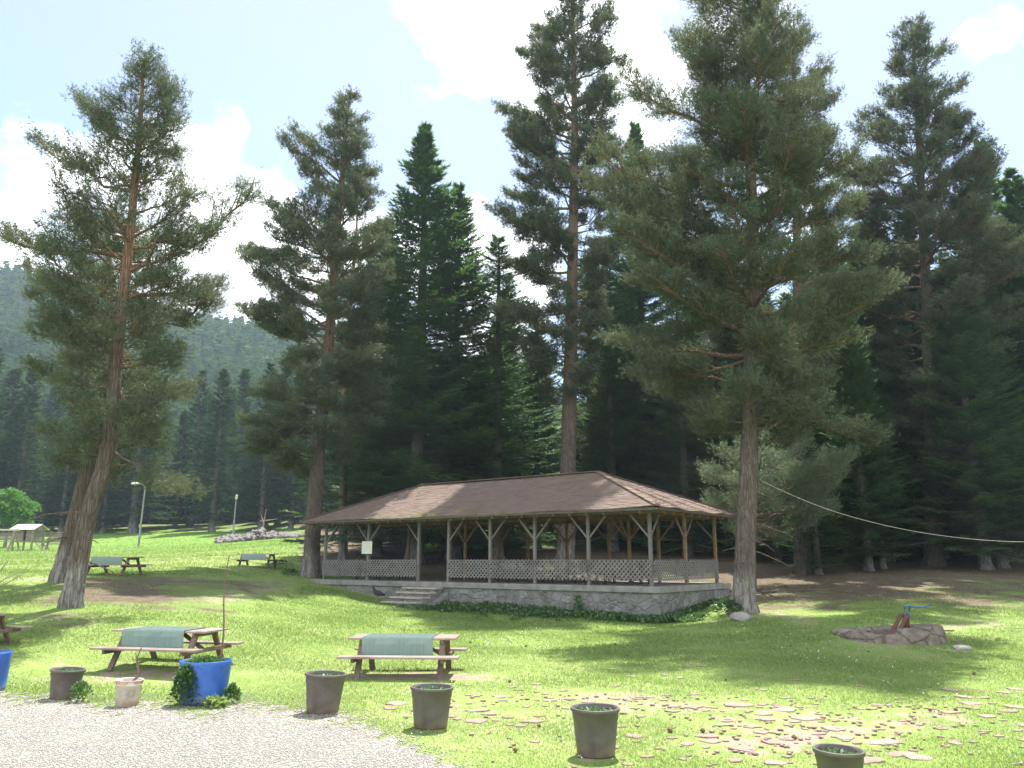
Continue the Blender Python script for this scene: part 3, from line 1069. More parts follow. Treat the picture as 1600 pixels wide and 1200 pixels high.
# ---- trees along the far edge of the meadow (left)
FAR = [fir_meshes(41, 20, 3.6, 1.5, step=.55, per=6, leafk=6, bl=.42, bw=.12, leaf='farleaf', side_n=6),
       fir_meshes(42, 20, 3.0, 1.2, step=.55, per=6, leafk=6, bl=.42, bw=.12, leaf='farleaf', side_n=6, power=.7),
       fir_meshes(43, 20, 4.2, 2.0, step=.55, per=6, leafk=6, bl=.42, bw=.12, leaf='farleaf', side_n=6, droop=.3)]
GM = 'conifers along the far edge of the meadow'
pl = []
n = 0
tries = 0
while n < 96 and tries < 9000:
    tries += 1
    Y = 112 + 62 * rf.random() ** 1.3
    u = rf.uniform(-330, 640)
    if 230 < u < 310 and Y < 122:
        continue
    x = (u - 800) / 1280 * Y
    if any((x - a) ** 2 + (Y - b) ** 2 < 13 for a, b in pl):
        continue
    pl.append((x, Y))
    H = rf.uniform(16, 28)
    lb = ('dark conifer in the tree line beyond the meadow, left of the lamp post', 'dark conifer in the tree line beyond the meadow, right of the lamp post')[u > 215]
    fir_thing(FAR[rf.randrange(3)], 'conifer', lb, (x, Y, gz(x, Y) - .1), rf.uniform(0, 6.28), (H / 20 * rf.uniform(.9, 1.2), H / 20), GM, 'conifer')
    n += 1


# ---- forested hills behind
def hill_h(X, Y):
    u = 800 + 1280 * X / np.maximum(Y, 1)
    H = np.interp(u, [-900, -300, 0, 60, 150, 230, 290, 430, 600, 800, 1200, 1700], [175, 162, 149, 142, 131, 124, 118, 116, 108, 94, 74, 62])
    f = np.clip((Y - 150) / 270, 0, 1)
    s = f ** 1.15
    back = np.clip(1 - (Y - 420) / 900, .4, 1)
    gully = 7 * np.sin(X * .021 + Y * .012) * f + 4 * np.sin(X * .05 - Y * .03) * f
    return 1.0 + (H - 6) * s * np.where(Y > 420, back, 1) + gully * np.where(Y < 420, np.clip((420 - Y) / 90, .15, 1), .15)


xs = np.linspace(-900, 760, 110)
ys = np.concatenate([np.linspace(146, 470, 60), np.linspace(490, 1150, 20)])
GX, GY = np.meshgrid(xs, ys)
GZ = np.maximum(hill_h(GX, GY), -3)
GZ[0] = -4
V = np.stack([GX, GY, GZ], -1).reshape(-1, 3)
nx = len(xs)
ii = (np.arange(len(ys) - 1)[:, None] * nx + np.arange(nx - 1)[None, :]).ravel()
Q = np.stack([ii, ii + 1, ii + nx + 1, ii + nx], 1)


def make_hillmat():
    t = NT('hill_undergrowth')
    p = t.geo_pos()
    n = t.noise(p, .02, 4, .6)
    m = t.noise(p, .35, 5, .7)
    c = t.mix(t.ramp(n, .42, .6), (.03, .055, .02), (.085, .135, .035))
    c = t.mix(t.ramp(m, .4, .7), c, (.03, .05, .02))
    return t.principled(c, .95, .05, t.bump(m, .8, 1.0))


tag(link('hill', np_mesh('hill', V, Q=Q, mat=make_hillmat(), smooth=True)), kind='structure')

rng = np.random.default_rng(77)
cand = 15000
Yh = 155 + 300 * rng.uniform(0, 1, cand) ** .8
Uh = rng.uniform(-420, 860, cand)
Xh = (Uh - 800) / 1280 * Yh
clear = (np.sin(Xh * .045 + 1.2) * np.sin(Yh * .037 + .5) + .5 * np.sin(Xh * .11 + Yh * .07)) > 1.12
keep = (~clear)
Xh, Yh = Xh[keep], Yh[keep]
Zh = np.maximum(hill_h(Xh, Yh), ground_z(Xh, Yh))
Hh = rng.uniform(9, 23, len(Xh))
broad = rng.uniform(size=len(Xh)) < .07 + .25 * ((np.sin(Xh * .03 + 2) * np.sin(Yh * .028 + 1)) > .55)
K = 34
m = len(Xh)
fr = rng.uniform(0, 1, (m, K)) ** .7
rad = np.where(broad[:, None], np.sqrt(np.clip(1 - (2 * fr - 1) ** 2, 0, 1)) * .36, (1 - fr) * .21 + .01) * Hh[:, None]
hs = np.where(broad[:, None], .75, 1.0)
an = rng.uniform(0, 6.28, (m, K))
rr = rad * rng.uniform(.55, 1.0, (m, K))
tipp = np.stack([Xh[:, None] + rr * np.cos(an), Yh[:, None] + rr * np.sin(an), Zh[:, None] + fr * Hh[:, None] * hs - np.where(broad[:, None], 0, rad * .35)], -1)
wd = (np.where(broad[:, None], .10, .055) * Hh[:, None] * rng.uniform(.7, 1.3, (m, K)))
cen = np.stack([Xh[:, None] + rr * .25 * np.cos(an), Yh[:, None] + rr * .25 * np.sin(an), Zh[:, None] + fr * Hh[:, None] * hs + rad * .25], -1)
tang = np.stack([-np.sin(an), np.cos(an), np.zeros_like(an)], -1) * wd[..., None]
V = np.stack([cen - tang + np.array([0, 0, .3]), tipp - tang * .9, tipp + tang * .9, cen + tang], 2)
top = np.stack([Xh, Yh, Zh + Hh], -1)
V = V.reshape(-1, 3)
Q = np.arange(len(V)).reshape(-1, 4)
ti = np.repeat(rng.uniform(0, 1, m), K * 4)
tp = np.repeat(np.where(broad, rng.uniform(.45, .9, m), rng.uniform(0, .22, m)), K * 4)
tag(link('hillside_forest', np_mesh('hillside_forest', V, Q=Q, mat=M['farleaf'], attrs={'tint': ti, 'tip': tp})),
    'dense dark conifer forest covering the hills beyond the meadow', 'forest', kind='stuff')
# ------------------------------------------------------------------ ground sheet
def axis_lines(segs):
    out = []
    for a, b, st in segs:
        out.append(np.arange(a, b, st))
    out.append([segs[-1][1]])
    return np.concatenate(out)


def gblob(U, V, lst):
    a = np.zeros(U.shape)
    for u0, v0, ru, rv, amp in lst:
        a = a + amp * np.exp(-((U - u0) / ru) ** 2 - ((V - v0) / rv) ** 2)
    return a


DIRT = [(390, 930, 80, 16, .2), (1230, 930, 110, 14, .4), (1340, 915, 140, 10, .45), (1500, 905, 120, 8, .4), (1250, 970, 80, 10, .35), (660, 1120, 160, 10, .3), (80, 1040, 120, 12, .35), (760, 1060, 80, 8, .3), (330, 1075, 120, 8, .25), (840, 1165, 140, 14, .3), (1490, 1120, 130, 30, .35), (1080, 1108, 220, 22, .36), (1300, 1150, 190, 45, .42), (930, 1088, 150, 18, .42), (690, 1105, 90, 16, .35), (1150, 1165, 140, 30, .3),
        (320, 938, 90, 16, .42), (270, 905, 130, 7, .4), (420, 915, 70, 12, .4), (60, 905, 120, 7, .5),
        (520, 1055, 260, 6, .35), (140, 1062, 160, 8, .5), (640, 1058, 110, 8, .5), (240, 1050, 100, 8, .45), (470, 1120, 45, 8, .4),
        (1050, 985, 90, 9, .35), (1180, 955, 130, 12, .45), (1380, 1005, 110, 16, .5), (1480, 980, 130, 8, .45), (1540, 970, 90, 6, .35), (1250, 900, 120, 10, .4),
        (660, 950, 40, 5, .35), (925, 1186, 45, 6, .5), (515, 1118, 40, 5, .4), (680, 945, 30, 4, .4)]
DUFFB = [(150, 930, 190, 20, .55), (90, 970, 110, 22, .42), (330, 950, 110, 14, .35), (250, 1050, 150, 8, .3), (230, 908, 160, 9, .4), (400, 915, 80, 10, .35), (1250, 925, 110, 16, .3), (1400, 915, 160, 12, .3)]
DRYB = [(800, 1090, 900, 90, .35), (300, 880, 260, 14, .8), (200, 860, 300, 8, .6), (200, 1000, 200, 25, .4), (1500, 1000, 200, 30, .4), (800, 1150, 500, 50, .5), (600, 1040, 300, 15, .3)]


def masks(X, Y, Z):
    U, V = proj(np.stack([X, Y, Z], -1))
    front = np.clip((Y - 6) / 1.5, 0, 1) * (Y < 60)
    dirt = gblob(U, V, DIRT) * front
    dry = np.clip(gblob(U, V, DRYB), 0, 1) * (Y > 2)
    k = (U - 800) / 1280
    edge = np.where(k > .25, 29 - 2 * np.sin(X * .6), np.where(k > -.26, 38.0, 1e3))
    duff = np.clip((Y - edge) / 6, 0, .8)
    duff = np.where((Y > 52) & (k > -.11) & (k < .06) & (Y < 76), .12, duff)
    duff = np.where((k > .22) & (Y > 23), np.maximum(duff, np.clip((Y - 22) / 8, 0, .42)), duff)
    bx_, by_ = pav_local(X, Y)
    duff = np.where((by_ > PW - 1) & (bx_ > -1) & (k > -.27) & (Y < 50), np.maximum(duff, .6), duff)
    duff = np.where((k < -.26) & (Y > 118), .5, duff)
    duff = np.maximum(duff, np.clip(1.25 * gblob(U, V, DUFFB), 0, .82) * front)
    # the dug-in strip round the platform and the shade under the left trees
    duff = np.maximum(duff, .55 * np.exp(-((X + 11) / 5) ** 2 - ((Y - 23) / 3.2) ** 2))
    lush = np.clip((Y - 50) / 12, 0, 1) * (k < -.2) * .9
    lush = np.maximum(lush, .8 * ((Y > 52) & (k > -.11) & (k < .06)))
    return dirt, duff, dry, lush


xs = axis_lines([(-1500, -300, 100), (-300, -60, 12), (-60, -22, 1.0), (-22, -9, .45), (-9, 9.5, .2), (9.5, 24, .45), (24, 70, 1.2), (70, 300, 12), (300, 1500, 100)])
ys = axis_lines([(-300, -20, 40), (-20, 5, 2.5), (5, 18, .17), (18, 40, .4), (40, 110, 1.4), (110, 200, 6), (200, 1600, 100)])
GX, GY = np.meshgrid(xs, ys)
GZ = ground_z(GX, GY)
nx = len(xs)
ii = (np.arange(len(ys) - 1)[:, None] * nx + np.arange(nx - 1)[None, :]).ravel()
Q = np.stack([ii, ii + 1, ii + nx + 1, ii + nx], 1)
di, du, dr, lu = masks(GX.ravel(), GY.ravel(), GZ.ravel())
GROUND = link('ground', np_mesh('ground', np.stack([GX, GY, GZ], -1).reshape(-1, 3), Q=Q, mat=M['ground'], smooth=True,
                                attrs={'dirt': di, 'duff': du, 'dry': dr, 'lush': lu}))
tag(GROUND, kind='structure')


# gravel: a thin sheet with a ragged edge
def gravel_f(X, Y):
    U, V = proj(np.stack([X, Y, np.zeros_like(X)], -1))
    vb = np.interp(U, [-600, 0, 90, 170, 260, 340, 440, 500, 560, 620, 680, 760, 900], [1058, 1078, 1088, 1094, 1104, 1106, 1098, 1110, 1132, 1158, 1184, 1220, 1310])
    n = 7 * np.sin(X * 5.1 + Y * 2.3) + 5 * np.sin(X * 11.3 - Y * 9.1) + 4 * np.sin(X * 23 + 1.3 * np.sin(Y * 17))
    return (V - vb) + n


gx = np.arange(-11, 1.6, .06)
gy = np.arange(2.0, 12.6, .06)
A, B = np.meshgrid(gx, gy)
fv = gravel_f(A, np.maximum(B, 6.0) if False else B)
fv = np.where(B < 6.5, np.where(A < -1.0 + .25 * np.sin(B * 4), 20, -20), fv)
cell = (fv[:-1, :-1] > 0) & (fv[1:, 1:] > 0)
rngg = np.random.default_rng(3)
cell &= ~((fv[:-1, :-1] < 14) & (rngg.uniform(size=cell.shape) < .45))
iy, ix = np.nonzero(cell)
w = len(gx)
i0 = iy * w + ix
Q = np.stack([i0, i0 + 1, i0 + w + 1, i0 + w], 1)
used, inv = np.unique(Q, return_inverse=True)
Vg = np.stack([A.ravel(), B.ravel(), ground_z(A.ravel(), B.ravel()) + .006], 1)[used]
tag(link('gravel_path', np_mesh('gravel_path', Vg, Q=inv.reshape(-1, 4), mat=M['gravel'])), kind='structure')

# loose pebbles
OCT = np.array([(1, 0, 0), (0, 1, 0), (-1, 0, 0), (0, -1, 0), (0, 0, 1), (0, 0, -1)], float)
OT = np.array([(0, 1, 4), (1, 2, 4), (2, 3, 4), (3, 0, 4), (1, 0, 5), (2, 1, 5), (3, 2, 5), (0, 3, 5)])


def pebbles(n, X, Y, Z, s0, s1, rng, flat=.6):
    s = rng.uniform(s0, s1, n) ** 1
    V = OCT[None] * s[:, None, None] * rng.uniform(.6, 1.3, (n, 6, 1)) * np.array([1, 1, flat])
    a = rng.uniform(0, 6.28, n)
    ca, sa = np.cos(a)[:, None], np.sin(a)[:, None]
    x = V[:, :, 0] * ca - V[:, :, 1] * sa
    y = V[:, :, 0] * sa + V[:, :, 1] * ca
    V = np.stack([x, y, V[:, :, 2]], -1) + np.stack([X, Y, Z], -1)[:, None, :]
    T = (OT[None] + (np.arange(n) * 6)[:, None, None]).reshape(-1, 3)
    return V.reshape(-1, 3), T


rng = np.random.default_rng(8)
N = 90000
Y = 6.8 * (12.4 / 6.8) ** rng.uniform(0, 1, N)
X = rng.uniform(-.80, .12, N) * Y
fv = gravel_f(X, Y)
k = (fv + rng.normal(0, 16, N)) > 0
X, Y = X[k], Y[k]
V, T = pebbles(len(X), X, Y, ground_z(X, Y) + .008, .005, .015, rng)
tag(link('gravel', np_mesh('gravel', V, T=T, mat=M['pebble'])), 'pale grey loose gravel strewn over the yard', 'gravel', kind='stuff')
# crumbs of pinkish stone among the flagstones
N = 1300
Yq = rng.uniform(8.0, 12.2, N)
Uq = rng.uniform(620, 1750, N)
X = (Uq - 800) / 1280 * Yq
di = masks(X, Yq, np.zeros(N))[0]
k = rng.uniform(size=N) < np.clip(di * 1.6 - .1, .03, .9)
X, Yq = X[k], Yq[k]
V, T = pebbles(len(X), X, Yq, ground_z(X, Yq) + .012, .012, .045, rng, .4)
tag(link('stone_rubble', np_mesh('stone_rubble', V, T=T, mat=M['flag'])), 'small pinkish stone crumbs scattered between the flat stones', 'rubble', kind='stuff')

# ------------------------------------------------------------------ grass
rng = np.random.default_rng(21)


def grass_points(N, y0, y1, kk):
    Y = y0 * (y1 / y0) ** rng.uniform(0, 1, N)
    X = rng.uniform(-kk, kk, N) * Y
    Z = ground_z(X, Y)
    di, du, dr, lu = masks(X, Y, Z)
    lx, ly = pav_local(X, Y)
    ok = ~((lx > -.3) & (lx < PL + .3) & (ly > -.3) & (ly < PW + .3))
    patch = .5 + .5 * np.sin(X * 2.7 + 1.4 * np.sin(Y * 1.9)) * np.sin(Y * 3.1 + X)
    p = np.clip(1 - 2.0 * np.clip(di + .35 * (patch - .5), 0, 1) - 1.5 * np.clip(du - .1, 0, 1), .04, 1)
    g = np.where((Y < 12.6) & (X < 1.5), gravel_f(X, Y), -99)
    p = np.where(g > 0, np.where(g < 22, .22, .035), p)
    ok &= rng.uniform(size=N) < p
    return X[ok], Y[ok], Z[ok], dr[ok], lu[ok]


ga = grass_points(620000, 6.9, 34, .82)
gb = grass_points(170000, 34, 105, .80)
X, Y, Z, dr, lu = [np.concatenate(q) for q in zip(ga, gb)]
n = len(X)
sc = np.clip(Y / 10.5, .85, 6.0) ** .9
h = rng.uniform(.012, .034, n) * sc * (1 + .5 * (np.sin(X * 1.1 + Y * .7) * np.sin(Y * .9 - X * .5)))
lean = rng.normal(0, .55, (n, 2)) * h[:, None]
a = rng.uniform(0, PI, n)
wd = rng.uniform(.0035, .0075, n) * sc
base = np.stack([X, Y, Z - .004], -1)
S = np.stack([np.cos(a) * wd, np.sin(a) * wd, 0 * a], -1)
V = np.stack([base - S, base + S, base + np.stack([lean[:, 0], lean[:, 1], h], -1)], 1).reshape(-1, 3)
pat = .5 + .35 * np.sin(X * .9 + 2 * np.sin(Y * .35)) * np.sin(Y * .6 + 1) + rng.normal(0, .2, n)
tint = np.repeat(np.clip(pat, 0, 1), 3)
tip = np.repeat(np.clip(dr * .55 + rng.normal(.08, .16, n), 0, 1), 3)
tag(link('grass', np_mesh('grass', V, T=np.arange(n * 3).reshape(-1, 3), mat=M['grass'], attrs={'tint': tint, 'tip': tip})),
    'short green grass growing over the lawn', 'grass', kind='stuff')

# daisies: tiny white heads in the lawn
X, Y, Z, dr, lu = grass_points(3400, 8, 26, .72)
k = (np.sin(X * .8 + 1) * np.sin(Y * .7) + rng.normal(0, .5, len(X))) > -.1
X, Y, Z = X[k], Y[k], Z[k]
n = len(X)
r = rng.uniform(.004, .008, n) * np.clip(Y / 11, 1, 1.5)
hh = Z + rng.uniform(.03, .06, n) * np.clip(Y / 11, 1, 1.6)
a = np.arange(6) * PI / 3
V = np.stack([X[:, None] + r[:, None] * np.cos(a), Y[:, None] + r[:, None] * np.sin(a), hh[:, None] + r[:, None] * .6 * np.sin(a + X[:, None])], -1)
V = np.concatenate([V, np.stack([X, Y, hh + r * .4], -1)[:, None, :]], 1).reshape(-1, 3)
j = np.arange(6)
T = np.stack([j, (j + 1) % 6, np.full(6, 6)], -1)
T = (T[None] + (np.arange(n) * 7)[:, None, None]).reshape(-1, 3)
tag(link('daisies', np_mesh('daisies', V, T=T, mat=M['petal'])), 'tiny white daisies dotted through the lawn', 'flowers', kind='stuff')

# ------------------------------------------------------------------ flat stones
FLAGS = []
for s in range(9):
    r_ = random.Random(100 + s)
    k = r_.randint(5, 8)
    ang = sorted(r_.uniform(0, 2 * PI) for _ in range(k))
    ang = [2 * PI * i / k + r_.uniform(-.28, .28) for i in range(k)]
    rad = [r_.uniform(.6, 1.2) for _ in range(k)]
    asp = r_.uniform(.5, .95)
    m = MB()
    top = [(math.cos(a) * q, math.sin(a) * q * asp, .5 + r_.uniform(-.06, .08)) for a, q in zip(ang, rad)]
    mid = [(x * 1.06, y * 1.06, .15) for x, y, z in top]
    bot = [(x * .98, y * .98, -.6) for x, y, z in top]
    c = (0, 0, .58)
    m.add(top + mid + bot + [c], [(i, (i + 1) % k, 3 * k) for i in range(k)] + [(k + i, k + (i + 1) % k, (i + 1) % k, i) for i in range(k)] + [(2 * k + i, 2 * k + (i + 1) % k, k + (i + 1) % k, k + i) for i in range(k)])
    me = bpy.data.meshes.new('flat_stone')
    me.from_pydata(m.v, [], m.f)
    me.materials.append(M['flag'])
    FLAGS.append(me)
BIG = [(610, 1108, 24), (625, 1100, 30), (745, 1112, 34), (765, 1118, 30), (748, 1128, 36), (715, 1125, 18), (985, 1058, 18), (920, 1098, 22), (945, 1102, 26), (835, 1129, 40),
       (815, 1135, 24), (995, 1151, 30), (1055, 1105, 24), (1053, 1113, 20), (1085, 1106, 28), (1112, 1107, 16), (1150, 1103, 38), (1195, 1118, 34), (1200, 1126, 26), (1228, 1110, 44), (1262, 1124, 42), (1242, 1129, 20),
       (1300, 1140, 46), (1280, 1148, 22), (1320, 1155, 34), (1230, 1155, 46), (1210, 1163, 30), (1385, 1163, 60), (1405, 1180, 40), (1440, 1186, 44), (1340, 1162, 20), (1368, 1103, 20), (1486, 1079, 22), (1505, 1090, 30), (1535, 1091, 20),
       (1518, 1101, 32), (1488, 1114, 36), (1545, 1120, 34), (1582, 1105, 32), (1575, 1112, 26), (1568, 1083, 20), (1590, 1078, 26), (1540, 1144, 16), (1490, 1162, 22), (1520, 1161, 16), (1330, 1175, 46), (1105, 1152, 36), (1075, 1164, 22), (1160, 1172, 40), (1130, 1135, 28), (1135, 1128, 22), (1110, 1160, 30),
       (1190, 1145, 24), (1150, 1190, 30), (1210, 1193, 40), (1360, 1190, 40), (1300, 1192, 24), (1170, 1112, 18), (1345, 1072, 16), (1240, 1064, 18), (1075, 1042, 18), (1100, 1041, 14), (1040, 1055, 14), (1060, 1060, 12), (1470, 1140, 18), (1452, 1108, 18), (860, 1095, 22), (880, 1080, 16), (840, 1070, 16), (780, 1090, 20), (800, 1075, 14), (700, 1100, 16), (1600, 1135, 26), (1610, 1160, 30), (1640, 1110, 34), (1660, 1150, 30),
       (1480, 985, 26), (1555, 978, 30), (1590, 982, 24), (1497, 1002, 20), (683, 852, 30), (676, 858, 18), (960, 1170, 26), (1010, 1185, 24)]
rs = random.Random(9)
for _ in range(185):
    while True:
        u, v = rs.gauss(1270, 210), rs.uniform(1085, 1200)
        if rs.random() < .3:
            u, v = rs.gauss(860, 120), rs.gauss(1095, 16)
        if 600 < u < 1700 and v < 1215 and v > 1060 and not (880 < u < 970 and v > 1110):
            break
    BIG.append((u, v, rs.uniform(7, 17)))
for i, (u, v, wpx) in enumerate(BIG):
    if v < 900:
        continue
    p = gpix(u, v)
    rad = wpx / 2 / 1280 * p[1]
    th = min(.022, .012 + rad * .06)
    o = bpy.data.objects.new('flat_stone', FLAGS[rs.randrange(9)])
    COL.objects.link(o)
    o.location = (p[0], p[1], p[2] + .004)
    o.scale = (rad, rad * rs.uniform(.9, 1.2), th)
    o.rotation_euler = (rs.gauss(0, .035), rs.gauss(0, .035), rs.choice((0, PI)) + rs.gauss(0, .45))
    big = wpx >= 20
    tag(o, 'large pale pinkish flat stone lying in the grass' if big else 'small pale pinkish flat stone lying in the grass', 'stone', 'flat stones scattered in the lawn')


def boulder(name, label, loc, s, seed, mat, cat='rock', flat=.7):
    bm = bmesh.new()
    bmesh.ops.create_icosphere(bm, subdivisions=3, radius=1)
    r_ = random.Random(seed)
    dirs = [(Vector((r_.gauss(0, 1), r_.gauss(0, 1), r_.gauss(0, 1))).normalized(), r_.uniform(.62, .95)) for _ in range(9)]
    for v in bm.verts:
        for d, q in dirs:
            t = v.co.dot(d)
            if t > q:
                v.co -= d * (t - q) * .9
        v.co += v.co.normalized() * .03 * math.sin(v.co.x * 9 + seed) * math.sin(v.co.y * 8 + v.co.z * 7)
        v.co.x *= s[0]
        v.co.y *= s[1]
        v.co.z *= s[2]
    me = bpy.data.meshes.new(name)
    bm.to_mesh(me)
    bm.free()
    me.materials.append(mat)
    o = link(name, me)
    o.location = tuple(loc)
    tag(o, label, cat)
    return o


p = gpix(1158, 971)
boulder('rock', 'grey boulder lying in front of the big right-hand pine', (p[0], p[1] + .1, p[2] + .10), (.30, .24, .17), 3, M['rock'])
p = gpix(1504, 1016)
boulder('rock', 'dark flat rock in the grass right of the stone well', (p[0], p[1], p[2] + .03), (.24, .16, .09), 5, M['rock'])
p = gpix(1398, 868)
boulder('rock', 'pale rock at the foot of the thick fir clump on the right', (p[0] + 6, p[1] + 3, gz(p[0] + 6, p[1] + 3) + .2), (.6, .45, .4), 6, M['rock'])
for i, (lx, ly, s, lb) in enumerate([(2.6, 7.6, .55, 'mossy grey rock behind the left end of the pavilion'), (4.6, 8.2, .7, 'big mossy rock seen through the pavilion behind the white board'),
                                     (6.2, 8.0, .5, 'low mossy rock seen through the pavilion right of the white board')]):
    x, y = PO + lx * DX + ly * DY
    boulder('rock', lb, (x, y, gz(x, y) + .25 * s), (s * 1.2, s, s * .75), 20 + i, M['rock'])

# ------------------------------------------------------------------ pavilion
PAV_A = math.atan2(DX[1], DX[0])
PAV = thing('pavilion', 'open wooden picnic pavilion with reddish hipped roof on a stone platform', 'pavilion', (PO[0], PO[1], 0), PAV_A)


def px_front(u, y=.28):
    """local x of the point on the front line (inset y) under photo column u"""
    k = (u - 800) / 1280
    b = PO + y * DY
    return (k * b[1] - b[0]) / (DX[0] - k * DX[1])


XF = [px_front(u) for u in (508, 575, 654, 701, 766, 836, 920, 1017)]
# platform wall and cap
m = MB()
nxs = 90
rngw = random.Random(4)
zb = -.45


def wall_strip(p0, p1, n, nz=7):
    vs, fs = [], []
    p0, p1 = np.array(p0), np.array(p1)
    d = p1 - p0
    nn = np.array([d[1], -d[0]]) / np.linalg.norm(d)
    for i in range(n + 1):
        for j in range(nz + 1):
            q = p0 + d * i / n
            e = 0 if i in (0, n) else rngw.gauss(0, .012)
            vs.append((q[0] + nn[0] * e, q[1] + nn[1] * e, zb + (PZ - .2 - zb) * j / nz))
    for i in range(n):
        for j in range(nz):
            a = i * (nz + 1) + j
            fs.append((a, a + nz + 1, a + nz + 2, a + 1))
    m.add(vs, fs)


wall_strip((.06, .06), (PL - .06, .06), 90)
wall_strip((PL - .06, .06), (PL - .06, PW - .06), 32)
wall_strip((PL - .06, PW - .06), (.06, PW - .06), 60)
wall_strip((.06, PW - .06), (.06, .06), 32)
m.build('platform_wall', M['wall'], PAV, smooth=False)
m = MB()
m.box((PL / 2, PW / 2, PZ - .1), (PL, PW, .2))
m.build('platform_floor', M['concrete'], PAV, bevel=.02)
# steps, coming out of the front wall at the opening
xs0 = XF[2] - .15
xs1 = XF[3] - .05
m = MB()
st = MB()
for i in range(4):
    zt = PZ - .2 - i * .165
    y0 = -.36 * (i + 1)
    hw = xs1 - xs0 + .01 * i
    m.box(((xs0 + xs1) / 2, y0 / 2, (zt - .065 - .6) / 2), (hw, -y0, zt - .065 + .6), 0)
    st.box(((xs0 + xs1) / 2 - .02, y0 + .18, zt - .031), (hw + .06, .45, .066), .006 * (i - 1))
for q in (m, st):
    q.v = [(x + (.025 * math.sin(7 * z + 3 * y)), y, z) for x, y, z in q.v]
stp = m.build('steps', M['wall'], PAV, bevel=.02)
st.build('tread', M['tread'], stp, bevel=.015)
m = MB()
m.box((xs1 + .16, -.45, .18), (.3, .9, 1.05), 0)
m.v = [(x, y, z - .48 * (1 if (y < -.5 and z > .3) else 0)) for x, y, z in m.v]
m.build('step_cheek', M['wall'], PAV, bevel=.03)

ZE = 3.42      # beam height
POST = []


def post(x, y, mat, braces, w=.105, ztop=ZE):
    m = MB()
    m.box((x, y, (PZ + ztop) / 2), (w, w, ztop - PZ - .002))
    o = m.build('post', mat, PAV, bevel=.008)
    for d in braces:
        b = MB()
        dv = Vector((d[0], d[1], 0))
        a = Vector((x, y, ztop - .78)) + dv * (w / 2 - .01)
        e = Vector((x, y, ztop - .05)) + dv * .70
        b.beam(a, e, .05, .062)
        b.build('brace', mat, o, bevel=.006)
    return o


for i, x in enumerate(XF):
    br = []
    if i > 0 and i != 3:
        br.append((-1, 0))
    if i < 7 and i != 2:
        br.append((1, 0))
    if i in (0, 7):
        br.append((0, 1))
    post(x, .28, M['post'], br)
YB = PW - .28
for i, x in enumerate(XF):
    post(x, YB, M['warm'], [d for d in ((-1, 0), (1, 0)) if 0 <= i + d[0] <= 7])
for x in (XF[0], XF[7]):
    post(x, PW / 2, M['post'] if x < 5 else M['warm'], [(0, -1), (0, 1)])
for x in (XF[2], XF[4], XF[6]):
    post(x, PW / 2 + .25, M['warm'], [(-1, 0), (1, 0), (0, 1), (0, -1)])
# beams
for nm, a, b, mt in (('front_beam', (XF[0] - .45, .28), (XF[7] + .45, .28), 'post'), ('back_beam', (XF[0] - .45, YB), (XF[7] + .45, YB), 'warm'),
                     ('end_beam', (XF[0], .35), (XF[0], YB - .07), 'warm'), ('end_beam', (XF[7], .35), (XF[7], YB - .07), 'warm'),
                     ('middle_beam', (XF[0] + .1, PW / 2 + .25), (XF[7] - .1, PW / 2 + .25), 'warm')):
    m = MB()
    m.beam((a[0], a[1], ZE + .065), (b[0], b[1], ZE + .065), .12, .15)
    m.build(nm, M[mt], PAV, bevel=.008)
for x in XF[1:-1]:
    m = MB()
    m.beam((x, .35, ZE + .06), (x, YB - .07, ZE + .06), .10, .14)
    m.build('tie_beam', M['warm'], PAV, bevel=.008)
# lattice panels


def lattice(x0, x1, z0, z1, along, y):
    m = MB()
    W, H = x1 - x0, z1 - z0
    st = .165
    off = {0: -.008, 1: .008}
    for lay in (0, 1):
        c = -H
        while c < W:
            a0, b0 = c, 0.0
            a1, b1 = c + H, H
            if a0 < 0:
                b0 = -a0
                a0 = 0
            if a1 > W:
                b1 = H - (a1 - W)
                a1 = W
            if b1 - b0 > .05:
                p = [(a0, b0), (a1, b1)]
                if lay:
                    p = [(W - q[0], q[1]) for q in p]
                (pa, qa), (pb, qb) = p
                if along == 'x':
                    A_, B_, upv = (x0 + pa, y + off[lay], z0 + qa), (x0 + pb, y + off[lay], z0 + qb), (0, 1, 0)
                else:
                    A_, B_, upv = (y + off[lay], x0 + pa, z0 + qa), (y + off[lay], x0 + pb, z0 + qb), (1, 0, 0)
                A_, B_, upv = Vector(A_), Vector(B_), Vector(upv)
                t = (B_ - A_).normalized()
                s = t.cross(upv).normalized()
                m.box((A_ + B_) / 2, ((B_ - A_).length, .044, .014), mat=Matrix((t, s, upv if abs(s.cross(t).dot(upv)) > 0 else upv)).transposed())
            c += st
    o = m.build('lattice_panel', M['lattice'], PAV)
    return o


Z0, Z1 = PZ + .17, PZ + .84
for i in range(7):
    if i == 2:
        continue
    lattice(XF[i] + .05 if i else XF[i] - .06, XF[i + 1] - .02 if i < 6 else XF[7] + .06, Z0, Z1, 'x', .19)
for x, ww in ((XF[7] + .09, 1), (XF[0] - .09, 0)):
    for ya, yb in ((.28, PW / 2), (PW / 2, YB)):
        lattice(ya + .02, yb - .02, Z0, Z1, 'y', x)

# roof: four slopes of overlapping shingle courses over boarding
OV = .46
OX = .24
EZ = 3.56
RZ = 5.16
HR = 3.9
E = [(-OX, -OV), (PL + OX, -OV), (PL + OX, PW + OV), (-OX, PW + OV)]
RA, RB = (HR, PW / 2), (PL - HR, PW / 2)
rr_ = random.Random(12)


